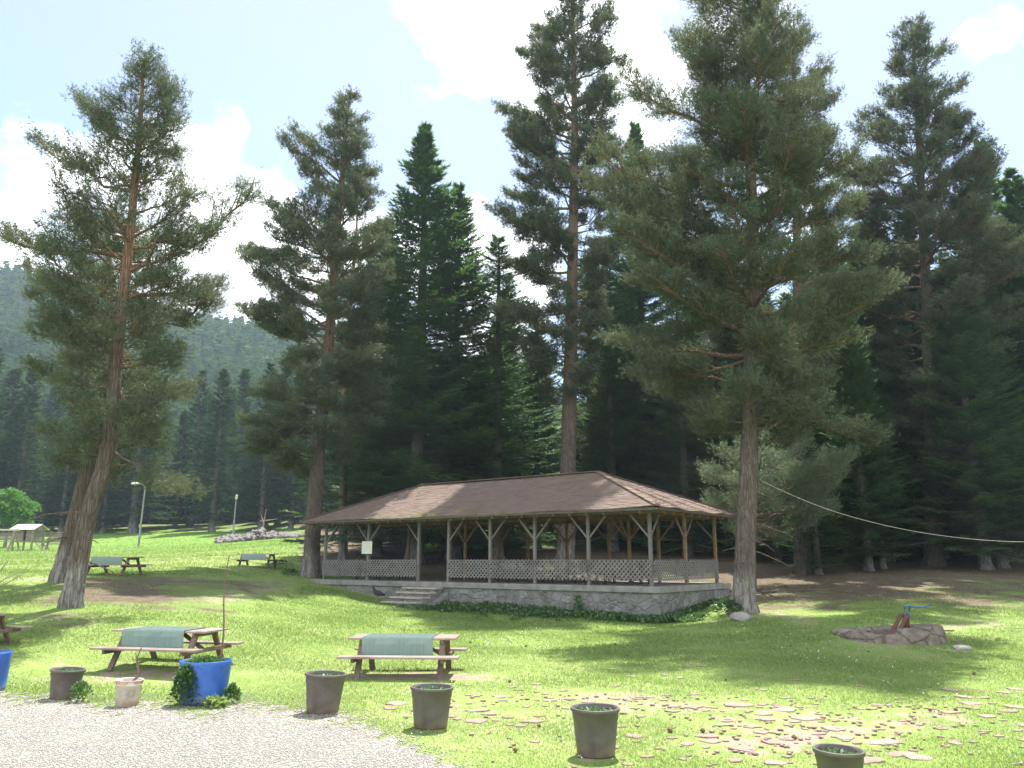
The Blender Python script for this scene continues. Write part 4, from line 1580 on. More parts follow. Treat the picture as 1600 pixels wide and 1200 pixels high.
def slope(ea, eb, ra, rb, ncourse, vs, fs, moss, mossf):
    """eave a->b, ridge a->b, in plan; shingle tabs with a small lift at each course"""
    for k in range(ncourse):
        s0, s1 = k / ncourse, (k + 1) / ncourse
        def P(s, t):
            s = min(s, 1.0)
            ax, ay = ea[0] + (ra[0] - ea[0]) * s, ea[1] + (ra[1] - ea[1]) * s
            bx, by = eb[0] + (rb[0] - eb[0]) * s, eb[1] + (rb[1] - eb[1]) * s
            sag = -.05 * math.sin(PI * min(max(t, 0), 1)) * (1 - s * .4) - .02 * math.sin(t * 23) * (1 - s)
            return (ax + (bx - ax) * t, ay + (by - ay) * t, EZ + (RZ - EZ) * s + sag)
        L = math.dist(P(s0, 0)[:2], P(s0, 1)[:2])
        nt = max(1, int(L / .26))
        for j in range(nt):
            sh = (.5 if k % 2 else 0)
            t0 = max(0, (j - sh) / nt)
            t1 = min(1, (j + 1 - sh) / nt) if j < nt - 1 else 1
            lift = .010 + rr_.uniform(-.005, .010)
            jit = rr_.uniform(-.12, .06) / ncourse + (-.25 * rr_.random() / ncourse if k == 0 else 0)
            a, b = P(s0 + jit, t0), P(s0 + jit, t1)
            c, d = P(s1 + .25 / ncourse, t1), P(s1 + .25 / ncourse, t0)
            o = len(vs)
            vs += [(a[0], a[1], a[2] + lift + .03), (b[0], b[1], b[2] + lift + .03), (c[0], c[1], c[2] + .030), (d[0], d[1], d[2] + .030),
                   (a[0], a[1], a[2] + .012), (b[0], b[1], b[2] + .012)]
            fs += [(o, o + 1, o + 2, o + 3), (o + 4, o + 5, o + 1, o)]
            mv = mossf(s0, (t0 + t1) / 2)
            moss += [mv] * 6


m = MB()
moss = []
slope(E[0], E[1], RA, RB, 36, m.v, m.f, moss, lambda s, t: max(0, 1 - s * 2.2) * .9 + .8 * math.exp(-((t - .42) / .22) ** 2) * (1 - s) + (.9 if t > .86 and s > .3 else 0))
slope(E[1], E[2], RB, RB, 36, m.v, m.f, moss, lambda s, t: .35 + .5 * (1 - s))
slope(E[2], E[3], RB, RA, 36, m.v, m.f, moss, lambda s, t: .3)
slope(E[3], E[0], RA, RA, 36, m.v, m.f, moss, lambda s, t: .5 * (1 - s))
roof = m.build('roof', M['shingle'], PAV)
at = roof.data.attributes.new('moss', 'FLOAT', 'POINT')
at.data.foreach_set('value', np.array(moss, dtype=np.float32))
# ridge and hip caps
m = MB()
for a, b in (((*RA, RZ), (*RB, RZ)), ((*E[0], EZ), (*RA, RZ)), ((*E[3], EZ), (*RA, RZ)), ((*E[1], EZ), (*RB, RZ)), ((*E[2], EZ), (*RB, RZ))):
    a, b = Vector(a), Vector(b)
    n = int((b - a).length / .3)
    for i in range(n):
        p, q = a.lerp(b, i / n), a.lerp(b, (i + 1.2) / n)
        m.beam(p + Vector((0, 0, .055 + .01 * (i % 2))), q + Vector((0, 0, .052)), .22, .03)
cap = m.build('ridge_cap', M['shingle'], roof)
# boarding under the shingles, with thickness, and fascia
m = MB()
for a, b, c, d in ((E[0], E[1], RB, RA), (E[1], E[2], RB, None), (E[2], E[3], RA, RB), (E[3], E[0], RA, None)):
    pts = [(*a, EZ), (*b, EZ), (*c, RZ)] + ([(*d, RZ)] if d else [])
    k = len(pts)
    cx = [(x * .997 + (PL / 2) * .003, y * .997 + PW / 2 * .003, z - .055) for x, y, z in pts]
    dn = [(x, y, z - .03) for x, y, z in cx]
    m.add(cx + dn, [tuple(range(k)), tuple(range(k, 2 * k))[::-1]] + [(k + i, k + (i + 1) % k, (i + 1) % k, i) for i in range(k)])
m.build('boarding', M['deck'], roof)
m = MB()
for i in range(4):
    a, b = E[i], E[(i + 1) % 4]
    av, bv = Vector((*a, EZ - .07)), Vector((*b, EZ - .07))
    t = (bv - av).normalized()
    m.beam(av + t * .06, bv - t * .06, .03, .08)
m.build('fascia', M['fascia'], roof)
# rafters
m = MB()


def rafter(x0, y0, x1, y1, s):
    """from eave point to ridge point, s = share reached"""
    a = Vector((x0, y0, EZ - .15))
    b = Vector((x0 + (x1 - x0) * s, y0 + (y1 - y0) * s, EZ - .15 + (RZ - EZ) * s))
    m.beam(a, b, .06, .11)


nr = 26
for i in range(1, nr):
    x = -OX + (PL + 2 * OX) * i / nr
    s = min(1, (x + OX) / (HR + OX), (PL + OX - x) / (HR + OX))
    rafter(x, -OV + .05, x, PW / 2, s * .985)
    rafter(x, PW + OV - .05, x, PW / 2, s * .985)
for i in range(1, 10):
    y = -OV + (PW + 2 * OV) * i / 10
    s = 1 - abs(y - PW / 2) / (PW / 2 + OV)
    rafter(-OX + .05, y, HR, y, s * .97)
    rafter(PL + OX - .05, y, PL - HR, y, s * .97)
m.build('rafters', M['warm'], roof)

# white board hanging on the second post
x, y = PO + (XF[1] + .03) * DX + .20 * DY
bd = thing('notice_board', 'blank whitish square board fixed to a front post of the pavilion', 'board', (x, y, PZ + 1.12), PAV_A)
m = MB()
m.box((0, -.035, .22), (.62, .022, .52))
m.build('board_panel', M['white'], bd, bevel=.006)
m = MB()
m.box((0, -.012, .36), (.5, .02, .04))
m.box((0, -.012, .08), (.5, .02, .04))
m.build('batten', M['post'], bd)

# tables inside


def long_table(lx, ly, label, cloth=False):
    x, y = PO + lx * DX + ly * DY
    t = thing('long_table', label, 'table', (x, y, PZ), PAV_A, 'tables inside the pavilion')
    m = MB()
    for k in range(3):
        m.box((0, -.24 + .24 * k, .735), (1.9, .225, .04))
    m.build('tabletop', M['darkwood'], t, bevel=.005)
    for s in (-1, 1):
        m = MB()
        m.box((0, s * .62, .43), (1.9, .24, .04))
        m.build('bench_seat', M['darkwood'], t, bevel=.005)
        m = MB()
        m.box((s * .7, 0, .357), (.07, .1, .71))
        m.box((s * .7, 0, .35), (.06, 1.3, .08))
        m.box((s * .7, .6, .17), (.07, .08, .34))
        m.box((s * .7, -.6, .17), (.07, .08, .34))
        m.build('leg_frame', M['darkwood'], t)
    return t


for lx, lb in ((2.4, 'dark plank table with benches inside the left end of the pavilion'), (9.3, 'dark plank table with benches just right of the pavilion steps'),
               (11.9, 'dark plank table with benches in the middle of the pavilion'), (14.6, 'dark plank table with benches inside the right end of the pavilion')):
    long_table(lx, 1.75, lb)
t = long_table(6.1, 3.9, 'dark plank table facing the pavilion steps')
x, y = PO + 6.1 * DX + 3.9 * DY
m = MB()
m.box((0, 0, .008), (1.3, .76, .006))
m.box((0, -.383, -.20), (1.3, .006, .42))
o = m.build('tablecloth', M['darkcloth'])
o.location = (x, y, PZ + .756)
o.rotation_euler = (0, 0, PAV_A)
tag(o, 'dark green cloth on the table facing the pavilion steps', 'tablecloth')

# ------------------------------------------------------------------ picnic tables


def picnic_table(label):
    t = thing('picnic_table', label, 'picnic table', (0, 0, 0), 0, 'picnic tables on the lawn')
    m = MB()
    for k in range(4):
        m.box((0, -.27 + .18 * k, .715), (1.80, .172, .04))
    m.build('tabletop', M['table'], t, bevel=.006)
    for s in (-1, 1):
        m = MB()
        for k in (-.065, .065):
            m.box((0, s * .63 + k, .405), (1.98, .124, .04))
        m.build('bench_seat', M['table'], t, bevel=.006)
    for sx in (-1, 1):
        x = sx * .68
        m = MB()
        m.box((x, 0, .655), (.05, .70, .075))
        m.build('top_bearer', M['leg'], t, bevel=.005)
        m = MB()
        m.box((x + .052 * sx, 0, .345), (.05, 1.46, .08))
        m.build('bench_bearer', M['leg'], t, bevel=.005)
        for s in (-1, 1):
            m = MB()
            m.beam((x, s * .25, .69), (x, s * .60, -.03), .05, .095, up=(1, 0, 0))
            m.build('leg', M['leg'], t, bevel=.005)
        m = MB()
        m.beam((x - .04 * sx, 0, .36), (x * .28, 0, .69), .05, .07, up=(0, 1, 0))
        m.build('brace', M['leg'], t)
    return t


def cloth_mesh(x0, x1, drop, yaw=.02):
    """sheet lying over the top with a fold over the front edge"""
    nx, prof = 18, []
    ys = [(-.385, -drop), (-.385, -drop * .66), (-.384, -.33 * drop), (-.381, -.02), (-.372, .004), (-.2, .005), (0, .004), (.2, .005), (.355, .004)]
    vs, fs = [], []
    for i in range(nx + 1):
        x = x0 + (x1 - x0) * i / nx
        for j, (y, z) in enumerate(ys):
            w = .007 * math.sin(x * 6) * (1 if z < -.03 else 0) + .002 * math.sin(x * 31 + y * 9)
            vs.append((x + (.04 * -z if i == nx else 0) - (yaw * z), y - abs(w) * .8, z + .004 + .001 * math.sin(x * 13 + y * 11)))
    n = len(ys)
    for i in range(nx):
        for j in range(n - 1):
            fs.append((i * n + j, (i + 1) * n + j, (i + 1) * n + j + 1, i * n + j + 1))
    me = bpy.data.meshes.new('tablecloth')
    me.from_pydata(vs, [], fs)
    me.materials.append(M['cloth'])
    return me


TAB = [(632, 1054, -3, 'picnic table with a pale green cloth in front of the pavilion steps', 'green cloth on the picnic table in front of the pavilion steps'),
       (262, 1042, -13, 'picnic table behind the white bucket and the wide blue planter', 'green cloth on the picnic table behind the white bucket'),
       (-72, 1013, -12, 'picnic table cut off by the left edge of the picture', 'green cloth on the picnic table at the left picture edge'),
       (178, 898, -8, 'picnic table half behind the crooked pine trunks', 'green cloth on the picnic table behind the crooked pine trunks'),
       (402, 886, -2, 'far picnic table in the shade left of the pavilion end', 'green cloth on the shaded picnic table left of the pavilion')]
CL = cloth_mesh(-.66, .52, .30)
T0 = None
for i, (u, v, a, lb, cb) in enumerate(TAB):
    q = gpix(u, v)
    print('TABLE', q)
    loc = (q[0], q[1], q[2] + .005)
    if T0 is None:
        T0 = picnic_table(lb)
        T0.location = loc
        T0.rotation_euler = (0, 0, R(a))
        T0.scale = (1, 1, .84)
    else:
        dup(T0, loc, R(a), lb, scale=(1, 1, .84))
    sl = .0
    o = bpy.data.objects.new('tablecloth', CL)
    COL.objects.link(o)
    so = o.modifiers.new('thick', 'SOLIDIFY')
    so.thickness = .003
    so.offset = 1
    o.location = (loc[0], loc[1], loc[2] + .735 * .84 + .002)
    o.rotation_euler = (0, 0, R(a))
    tag(o, cb, 'tablecloth', 'green cloths on the picnic tables')

# ------------------------------------------------------------------ pots


def leaf_plant(n, rad, hgt, lsize, seed, shape='dome', stems=True):
    """leaf blades (folded quads) through a volume"""
    rng = np.random.default_rng(seed)
    a = rng.uniform(0, 6.28, n)
    f = rng.uniform(0, 1, n) ** .6
    if shape == 'dome':
        r = rad * np.sqrt(rng.uniform(0, 1, n)) * np.sqrt(np.clip(1.05 - f ** 2, 0, 1))
    else:
        r = rad * np.sqrt(rng.uniform(0, 1, n))
    P = np.stack([r * np.cos(a), r * np.sin(a), f * hgt], -1)
    out = nrm(P * np.array([1, 1, .4]) + rng.normal(0, .25, (n, 3)) * max(rad, .05) + np.array([0, 0, .05]))
    D = nrm(out + np.array([0, 0, .2]) + rng.normal(0, .35, (n, 3)))
    S = nrm(np.cross(D, rng.normal(0, .3, (n, 3)) + np.array([0, 0, 1])))
    L = lsize * rng.uniform(.6, 1.3, (n, 1))
    W = L * .28
    N = np.cross(S, D)
    V = np.stack([P, P + D * L * .45 - S * W + N * L * .06, P + D * L - N * L * .12, P + D * L * .45 + S * W + N * L * .06], 1).reshape(-1, 3)
    Q = np.arange(n * 4).reshape(-1, 4)
    ti = np.repeat(rng.uniform(0, 1, n), 4)
    tp = np.repeat(np.clip(rng.normal(.1, .2, n) + f * .15, 0, 1), 4)
    return V, Q, ti, tp


def plant(name, label, loc, args, mat='weed', cat='plant', group=None):
    V, Q, ti, tp = leaf_plant(*args)
    o = link(name, np_mesh(name, V, Q=Q, mat=M[mat], attrs={'tint': ti, 'tip': tp}))
    o.location = tuple(map(float, loc))
    tag(o, label, cat, group)
    return o


def pot(label, u, v, wpx, hpx, seed, tilt=(0, 0), rim=True, fill=.06):
    p = gpix(u, v)
    Y = p[1] + wpx * .4 / 1280 * p[1]
    x = (u - 800) / 1280 * Y
    rt = wpx / 2 / 1280 * Y * .95
    H = hpx / 1280 * Y * .93
    rb = rt * .80
    t = thing('plant_pot', label, 'plant pot', (x, Y, gz(x, Y) + .002), random.Random(seed).uniform(0, 6), 'dark plastic plant pots along the gravel')
    t.rotation_euler = (tilt[0], tilt[1], 0)
    m = MB()
    wob = lambda a, z: .012 * math.sin(2 * a + seed) * (z / H) + .004 * math.sin(5 * a + seed)
    prof = [(rb * .6, .012), (rb * .96, .004), (rb, .012), (rb + (rt - rb) * .42, H * .42), (rb + (rt - rb) * .75, H * .745), (rb + (rt - rb) * .76 + .004, H * .755), (rt, H - .035),
            (rt + .013, H - .032), (rt + .015, H - .004), (rt + .010, H), (rt - .006, H - .002), (rt - .012, H - .05), (rt * .93, H - fill - .02)]
    m.lathe(prof, 44, wob=wob)
    m.build('pot_shell', M['pot'], t, smooth=True)
    m = MB()
    k = 30
    r_ = random.Random(seed)
    vs = [(0, 0, H - fill)]
    for ring in (.5, 1.0):
        for j in range(k):
            a = 2 * PI * j / k
            vs.append((rt * .95 * ring * math.cos(a), rt * .95 * ring * math.sin(a), H - fill + r_.uniform(-.012, .012)))
    fs = [(0, 1 + j, 1 + (j + 1) % k) for j in range(k)] + [(1 + j, 1 + k + j, 1 + k + (j + 1) % k, 1 + (j + 1) % k) for j in range(k)]
    m.add(vs, fs)
    m.build('soil', M['soil'], t)
    plant('pot_weeds', 'low green weeds growing inside ' + label.replace('dark plastic', 'the dark'), (x, Y, gz(x, Y) + H - fill - .01), (150, rt * .82, .03, .045, seed, 'flat'), cat='weeds')
    return t


pot('dark plastic pot left of the white bucket', 123, 1096, 48, 46, 1, (0, .07))
pot('dark plastic pot between the blue planter and the right-hand picnic table', 515, 1118, 62, 60, 2, (0, .05))
pot('dark plastic pot in front of the right-hand picnic table', 678, 1142, 65, 62, 3, (0, .02))
pot('dark plastic pot standing alone among the stones', 925, 1187, 74, 72, 4)
pot('dark plastic pot cut off by the bottom edge', 1285, 1256, 73, 70, 5, (0, .02))

# blue half barrels


def barrel(label, u, v, wpx, hpx, seed, weeds=True):
    p = gpix(u, v)
    Y = p[1] + wpx * .42 / 1280 * p[1]
    x = (u - 800) / 1280 * Y
    rt = wpx / 2 / 1280 * Y
    H = hpx / 1280 * Y * .95
    t = thing('blue_planter', label, 'planter', (x, Y, gz(x, Y) + .002), 0, 'blue barrel planters')
    m = MB()
    rb = rt * .90
    wob = lambda a, z: .02 * math.sin(2 * a + seed) * (z / H)
    m.lathe([(rb * .7, .01), (rb * .97, .003), (rb, .02), (rb + .006, .05), (rb, .075), (rb + (rt - rb) * .5, H * .5), (rt - .002, H - .03), (rt, H), (rt - .012, H + .001), (rt - .016, H - .12)], 48, wob=wob)
    m.build('barrel_shell', M['blue'], t, smooth=True)
    m = MB()
    m.disc((0, 0, H - .06), rt - .014, 36)
    m.build('soil', M['soil'], t)
    return t, x, Y, gz(x, Y) + H, rt


t, x, Y, zt, rt = barrel('wide blue cut barrel with a thin stake beside the left picnic table', 334, 1103, 74, 64, 1)
plant('planter_weeds', 'green weeds filling the wide blue planter', (x, Y, zt - .08), (1500, rt * .93, .10, .05, 61, 'dome'), cat='weeds')
BX, BY, BZ, BR = x, Y, zt, rt
t, x, Y, zt, rt = barrel('blue barrel planter cut off by the left edge of the picture', 0, 1085, 66, 60, 2)
plant('planter_weeds', 'low weeds in the blue planter at the left edge', (x, Y, zt - .07), (250, rt * .9, .06, .06, 62, 'dome'), cat='weeds')
# sapling stake
m = MB()
p1 = pix(343, 1036, BY + .05)
p2 = pix(357, 868, BY + .35)
pts = [p1 + (p2 - p1) * s + np.array([.02 * math.sin(s * 7), .01 * math.sin(s * 5), 0]) for s in np.linspace(-.12, 1, 10)]
m.tube(pts, list(np.linspace(.017, .006, 10)), 8)
for s in (.5, .62, .7, .83):
    q = p1 + (p2 - p1) * s
    m.tube([q, q + np.array([.03 * (-1) ** int(s * 10), 0, .05])], [.006, .003], 6)
o = m.build('sapling_stem', M['sapling'], None, smooth=True)
tag(o, 'thin bare sapling stem rising from the wide blue planter', 'sapling')
# plants at the foot of the pots
p = gpix(290, 1104)
plant('leafy_plant', 'dark leafy bush growing against the left side of the wide blue planter', p, (1300, .19, .50, .062, 71, 'dome'))
p = gpix(362, 1100)
plant('leafy_plant', 'small dark leafy plant at the right foot of the wide blue planter', (p[0], p[1], p[2]), (260, .10, .22, .06, 72, 'dome'))
p = gpix(124, 1098)
plant('leafy_plant', 'small weed climbing the front of the leftmost dark pot', p, (300, .15, .24, .05, 73, 'dome'))
p = gpix(335, 1106)
plant('grass_tuft', 'dry grass tuft at the front foot of the wide blue planter', p, (120, .15, .09, .09, 74, 'dome'), mat='grass')

# white bucket
p = gpix(220, 1106)
Y = p[1] + .15
x = (220 - 800) / 1280 * Y
t = thing('bucket', 'dirty white plastic bucket with stained rim and a bare stick', 'bucket', (x, Y, gz(x, Y) + .002))
t.rotation_euler = (0, .03, 0)
m = MB()
Hb = .335
m.lathe([(.10, .01), (.138, .003), (.142, .012), (.165, Hb - .07), (.176, Hb - .068), (.176, Hb - .058), (.167, Hb - .055), (.170, Hb - .012), (.176, Hb - .004), (.172, Hb), (.164, Hb - .004), (.158, Hb - .09)], 40)
m.build('bucket_shell', M['bucket'], t, smooth=True)
m = MB()
k = 40
vs, fs = [], []
for j in range(k + 1):
    a = 2 * PI * j / k
    d = .045 + .025 * math.sin(3 * a + 1) + .02 * math.sin(7 * a)
    vs += [(.1735 * math.cos(a), .1735 * math.sin(a), Hb - .010), (.1715 * math.cos(a), .1715 * math.sin(a), Hb - .012 - d * .7)]
for j in range(k):
    fs.append((2 * j, 2 * j + 1, 2 * j + 3, 2 * j + 2))
m.add(vs, [f[::-1] for f in fs])
m.build('rim_stain', M['stain'], t)
m = MB()
vs = []
for j in range(9):
    a = R(-78 + 44 * j / 8)
    for z in (.11, .22):
        r_ = .1420 + (.165 - .142) * (z - .012) / (Hb - .082) + .0022
        vs.append((r_ * math.cos(a), r_ * math.sin(a), z))
m.add(vs, [(2 * j, 2 * j + 2, 2 * j + 3, 2 * j + 1) for j in range(8)])
m.build('faded_label', M['print'], t)
m = MB()
m.disc((0, 0, Hb - .06), .160, 30)
m.build('soil', M['soil'], t)
m = MB()
b0 = np.array([x, Y, gz(x, Y) + Hb - .07])
p1, p2, p3, p4 = b0, pix(215, 1042, Y), pix(214, 1028, Y), pix(221, 1012, Y)
m.tube([p1, pix(218, 1055, Y), p2, p3, p4], [.018, .017, .015, .012, .007], 8)
m.tube([p2, pix(212, 1020, Y + .03)], [.007, .004], 6)
m.tube([pix(217, 1050, Y), pix(222, 1040, Y - .05)], [.006, .003], 6)
tag(m.build('bare_stick', M['sapling'], None, smooth=True), 'crooked bare stick standing in the white bucket', 'stick')

# ------------------------------------------------------------------ well with hand pump
p = gpix(1418, 1008)
WX, WY = p[0], p[1] + 1.0
WZ = gz(WX, WY)
t = thing('stone_well', 'low broken stone well ring in the grass at the right', 'well', (WX, WY, WZ))
m = MB()
k = 56
rw = random.Random(2)
ring = []
for j in range(k):
    a = 2 * PI * j / k
    right = .5 + .5 * math.cos(a - R(-35))
    h = .14 + .18 * right ** 1.5 + rw.uniform(-.02, .02)
    if math.radians(225) < a < math.radians(262):
        h *= .65
    sq = 1 / max(abs(math.cos(a)) ** 4 + abs(math.sin(a)) ** 4, .3) ** .25
    ro = 1.08 * min(sq, 1.12) * (1 + rw.uniform(-.03, .03))
    ri = .66 * (1 + rw.uniform(-.05, .05))
    c, s = math.cos(a), math.sin(a) * .92
    ring.append([(ro * 1.04 * c, ro * 1.04 * s, -.2), (ro * c, ro * s, h * .55), (ro * .965 * c, ro * .965 * s, h * .96), ((ro * .8 + ri * .2) * c, (ro * .8 + ri * .2) * s, h + rw.uniform(0, .025)),
                 ((ro * .3 + ri * .7) * c, (ro * .3 + ri * .7) * s, h - .015 + rw.uniform(0, .02)), (ri * c, ri * s, h * .9 - .03), (ri * .97 * c, ri * .97 * s, -.1)])
vs = [q for r_ in ring for q in r_]
fs = []
for j in range(k):
    for i in range(6):
        a, b = j * 7 + i, ((j + 1) % k) * 7 + i
        fs.append((a, b, b + 1, a + 1))
m.add(vs, fs)
m.build('well_ring', M['wellstone'], t)
m = MB()
m.disc((0, 0, .045), .72, 30)
m.build('well_fill', M['soil'], t)
hp = thing('hand_pump', 'rusty slanting hand pump with a blue lever over the stone well', 'hand pump', (WX, WY, WZ))
base = np.array([WX, WY, WZ])
Yp = WY - .05


def W(u, v, dy=0):
    return pix(u, v, Yp + dy) - base


for u0, u1 in ((1391, 1408), (1402, 1418)):
    m = MB()
    m.beam(W(u0, 993, -.15), W(u1, 960, .25), .075, .055)
    m.build('pump_rail', M['rust'], hp, bevel=.006)
m = MB()
m.box(W(1416, 971, .3), (.11, .12, .36))
m.build('pump_body', M['rust'], hp, bevel=.01)
m = MB()
m.tube([W(1413.5, 964, .25), W(1413.5, 947.5, .25)], .014, 8)
m.tube([W(1421, 964, .3), W(1421.3, 947.5, .28)], .022, 8)
m.build('lever_bracket', M['pumpblue'], hp, smooth=True)
m = MB()
m.tube([W(1412, 947.6, .25), W(1417, 946.5, .25), W(1424, 947.6, .25), W(1437, 949, .25), W(1446, 947.6, .25), W(1456, 944.6, .25)], [.028, .03, .024, .02, .02, .017], 10)
m.build('lever', M['pumpblue'], hp, smooth=True)

# ------------------------------------------------------------------ weeds along the platform
rng = np.random.default_rng(55)
N = 950
lx = rng.uniform(7.4, PL + 1.6, N)
dpt = np.abs(rng.normal(0, 1, N))
ly = -.12 - dpt * np.interp(lx, [5.2, 8, 11, 14, PL + 1.6], [.35, .75, 1.0, .85, .3])
k = (lx < PL) | (rng.uniform(size=N) < .6)
k &= ~((lx > xs0 - .2) & (lx < xs1 + .4) & (ly > -1.2))
lx, ly = lx[k], ly[k]
side = (rng.uniform(size=len(lx)) < .12)
lx = np.where(side, PL + np.abs(rng.normal(.15, .25, len(lx))), lx)
ly = np.where(side, rng.uniform(-.3, 4.2, len(lx)), ly)
X = PO[0] + lx * DX[0] + ly * DY[0]
Y = PO[1] + lx * DX[1] + ly * DY[1]
Z = ground_z(X, Y)
Vs, Qs, ti, tp = [], [], [], []
o = 0
for i in range(len(X)):
    hgt = rng.uniform(.05, .16) * math.exp(-abs(ly[i]) * .45) + .04
    V, Q, a, b = leaf_plant(16, .16, hgt, .10, 1000 + i, 'dome')
    Vs.append(V + np.array([X[i], Y[i], Z[i]]))
    Qs.append(Q + o)
    o += len(V)
    ti.append(a)
    tp.append(b)
tag(link('nettles', np_mesh('nettles', np.concatenate(Vs), Q=np.concatenate(Qs), mat=M['weed'], attrs={'tint': np.concatenate(ti), 'tip': np.concatenate(tp)})),
    'dark green nettles and weeds along the foot of the platform wall', 'weeds', kind='stuff')
p = gpix(1140, 962)
plant('leafy_plant', 'dark weeds between the pavilion corner and the big pine trunk', (p[0], p[1] + .2, p[2]), (420, .55, .40, .13, 81, 'dome'))
p = gpix(905, 940)
plant('leafy_plant', 'taller weed growing up the platform wall', (*(PO + px_front(905, 0) * DX - .12 * DY), gz(*(PO + px_front(905, 0) * DX - .12 * DY))), (110, .16, .55, .11, 82, 'dome'))
for i, (u, Y, s, lb) in enumerate([(440, 40, 1.0, 'pale green shrub on the bank behind the far picnic table'), (456, 37.2, .7, 'low green weeds left of the pavilion-end pine trunk')]):
    x = (u - 800) / 1280 * Y
    plant('bank_shrub', lb, (x, Y, gz(x, Y)), (420, .6 * s, .38 * s, .08, 90 + i, 'dome'), mat='weed', cat='shrub')

# ------------------------------------------------------------------ bird


def skin_obj(name, pts, edges, radii, mat, parent, sub=2):
    me = bpy.data.meshes.new(name)
    me.from_pydata([tuple(p) for p in pts], edges, [])
    o = link(name, me, parent)
    sk = o.modifiers.new('skin', 'SKIN')
    sk.use_smooth_shade = True
    for i, r_ in enumerate(radii):
        me.skin_vertices[0].data[i].radius = r_ if isinstance(r_, tuple) else (r_, r_)
    me.skin_vertices[0].data[0].use_root = True
    ss = o.modifiers.new('sub', 'SUBSURF')
    ss.levels = ss.render_levels = sub
    me.materials.append(mat)
    return o


p = gpix(589, 938)
hen = thing('hen', 'black hen standing on the grass left of the pavilion steps', 'hen', (p[0], p[1], p[2]), R(190))
hen.scale = (1.12, 1.12, 1.12)
# faces local +x; head low, tail up at the back
body = [(0, 0, .26), (.07, 0, .29), (.115, 0, .35), (.135, 0, .42), (.145, 0, .475), (.185, 0, .468), (-.08, 0, .235), (-.15, 0, .21), (-.22, 0, .19), (-.28, 0, .175), (.02, .045, .19), (.02, -.045, .19)]
skin_obj('body', body, [(0, 1), (1, 2), (2, 3), (3, 4), (4, 5), (0, 6), (6, 7), (7, 8), (8, 9), (0, 10), (0, 11)],
         [(.095, .10), (.085, .088), .056, .036, .034, .010, (.085, .088), (.055, .062), (.025, .05), (.010, .035), .036, .036], M['feather'], hen)
for s in (-1, 1):
    m = MB()
    m.tube([(.02, s * .05, .19), (.015, s * .05, .10), (.02, s * .05, .012)], [.014, .010, .010], 8)
    for a in (-.5, 0, .5, PI):
        m.tube([(.02, s * .05, .012), (.02 + .06 * math.cos(a), s * .05 + .06 * math.sin(a), .006)], [.008, .004], 6)
    m.build('leg', M['birdleg'], hen, smooth=True)
    m = MB()
    vs = [(.08, s * .088, .31), (.01, s * .104, .33), (-.09, s * .098, .29), (-.22, s * .06, .20), (-.10, s * .10, .19), (.03, s * .104, .21), (-.03, s * .116, .26)]
    m.add(vs, [(0, 1, 6), (1, 2, 6), (2, 3, 6), (3, 4, 6), (4, 5, 6), (5, 0, 6)])
    m.build('wing', M['feather'], hen, smooth=True)
m = MB()
m.tube([(.125, 0, .502), (.138, 0, .522), (.15, 0, .511), (.163, 0, .517), (.175, 0, .495)], [.006, .011, .009, .010, .004], 6)
m.tube([(.172, 0, .45), (.168, 0, .42)], [.007, .011], 6)
m.build('comb', M['comb'], hen, smooth=True)

# ------------------------------------------------------------------ lamp posts, rubble, playground, bush


def lamp(label, u, Y, hgt, arm):
    x = (u - 800) / 1280 * Y
    t = thing('lamp_post', label, 'lamp post', (x, Y, gz(x, Y)), 0, 'lamp posts on the meadow')
    m = MB()
    k = .02 * hgt
    m.tube([(0, 0, -.1), (k * .3, 0, hgt * .4), (k, 0, hgt)], [.12, .09, .06], 12)
    m.box((.12, -.12, hgt * .17), (.2, .2, .4))
    m.build('pole', M['galv'], t, smooth=False)
    m = MB()
    if arm:
        m.tube([(k, 0, hgt - .05), (k - .1, 0, hgt + .18), (k - .4, 0, hgt + .36), (k - .75, 0, hgt + .42)], .035, 8)
        m.build('arm', M['galv'], t, smooth=True)
        m = MB()
        m.tube([(k - .65, 0, hgt + .41), (k - .95, 0, hgt + .45), (k - 1.35, 0, hgt + .44), (k - 1.5, 0, hgt + .40)], [.07, .12, .12, .05], 12)
    else:
        m.tube([(k, 0, hgt - .1), (k + .05, -.1, hgt + .1), (k + .1, -.2, hgt + .38)], [.08, .17, .12], 12)
    m.build('lamp_head', M['lamp'], t, smooth=True)


lamp('leaning grey lamp post with curved arm on the left meadow', 214, 83, 6.0, True)
lamp('shorter lamp post with a round white head beside the rubble heap', 361, 96, 4.6, False)
# rubble heap
rng = np.random.default_rng(6)
N = 950
hu = rng.uniform(338, 462, N)
hY = rng.uniform(84, 95, N)
hx = (hu - 800) / 1280 * hY
prof = np.interp(hu, [338, 352, 380, 392, 398, 406, 414, 440, 462], [.1, .4, .5, .8, 1.25, 1.1, .5, .45, .1]) * np.clip(1 - np.abs(hY - 89) / 6, 0, 1) ** .6
hz = ground_z(hx, hY) + prof * rng.uniform(.2, 1, N)
V, T = pebbles(N, hx, hY, hz, .18, .5, rng, .7)
tag(link('rubble_heap', np_mesh('rubble_heap', V, T=T, mat=M['rubble'])), 'long low heap of grey stone rubble at the back of the meadow', 'rubble heap', kind='stuff')
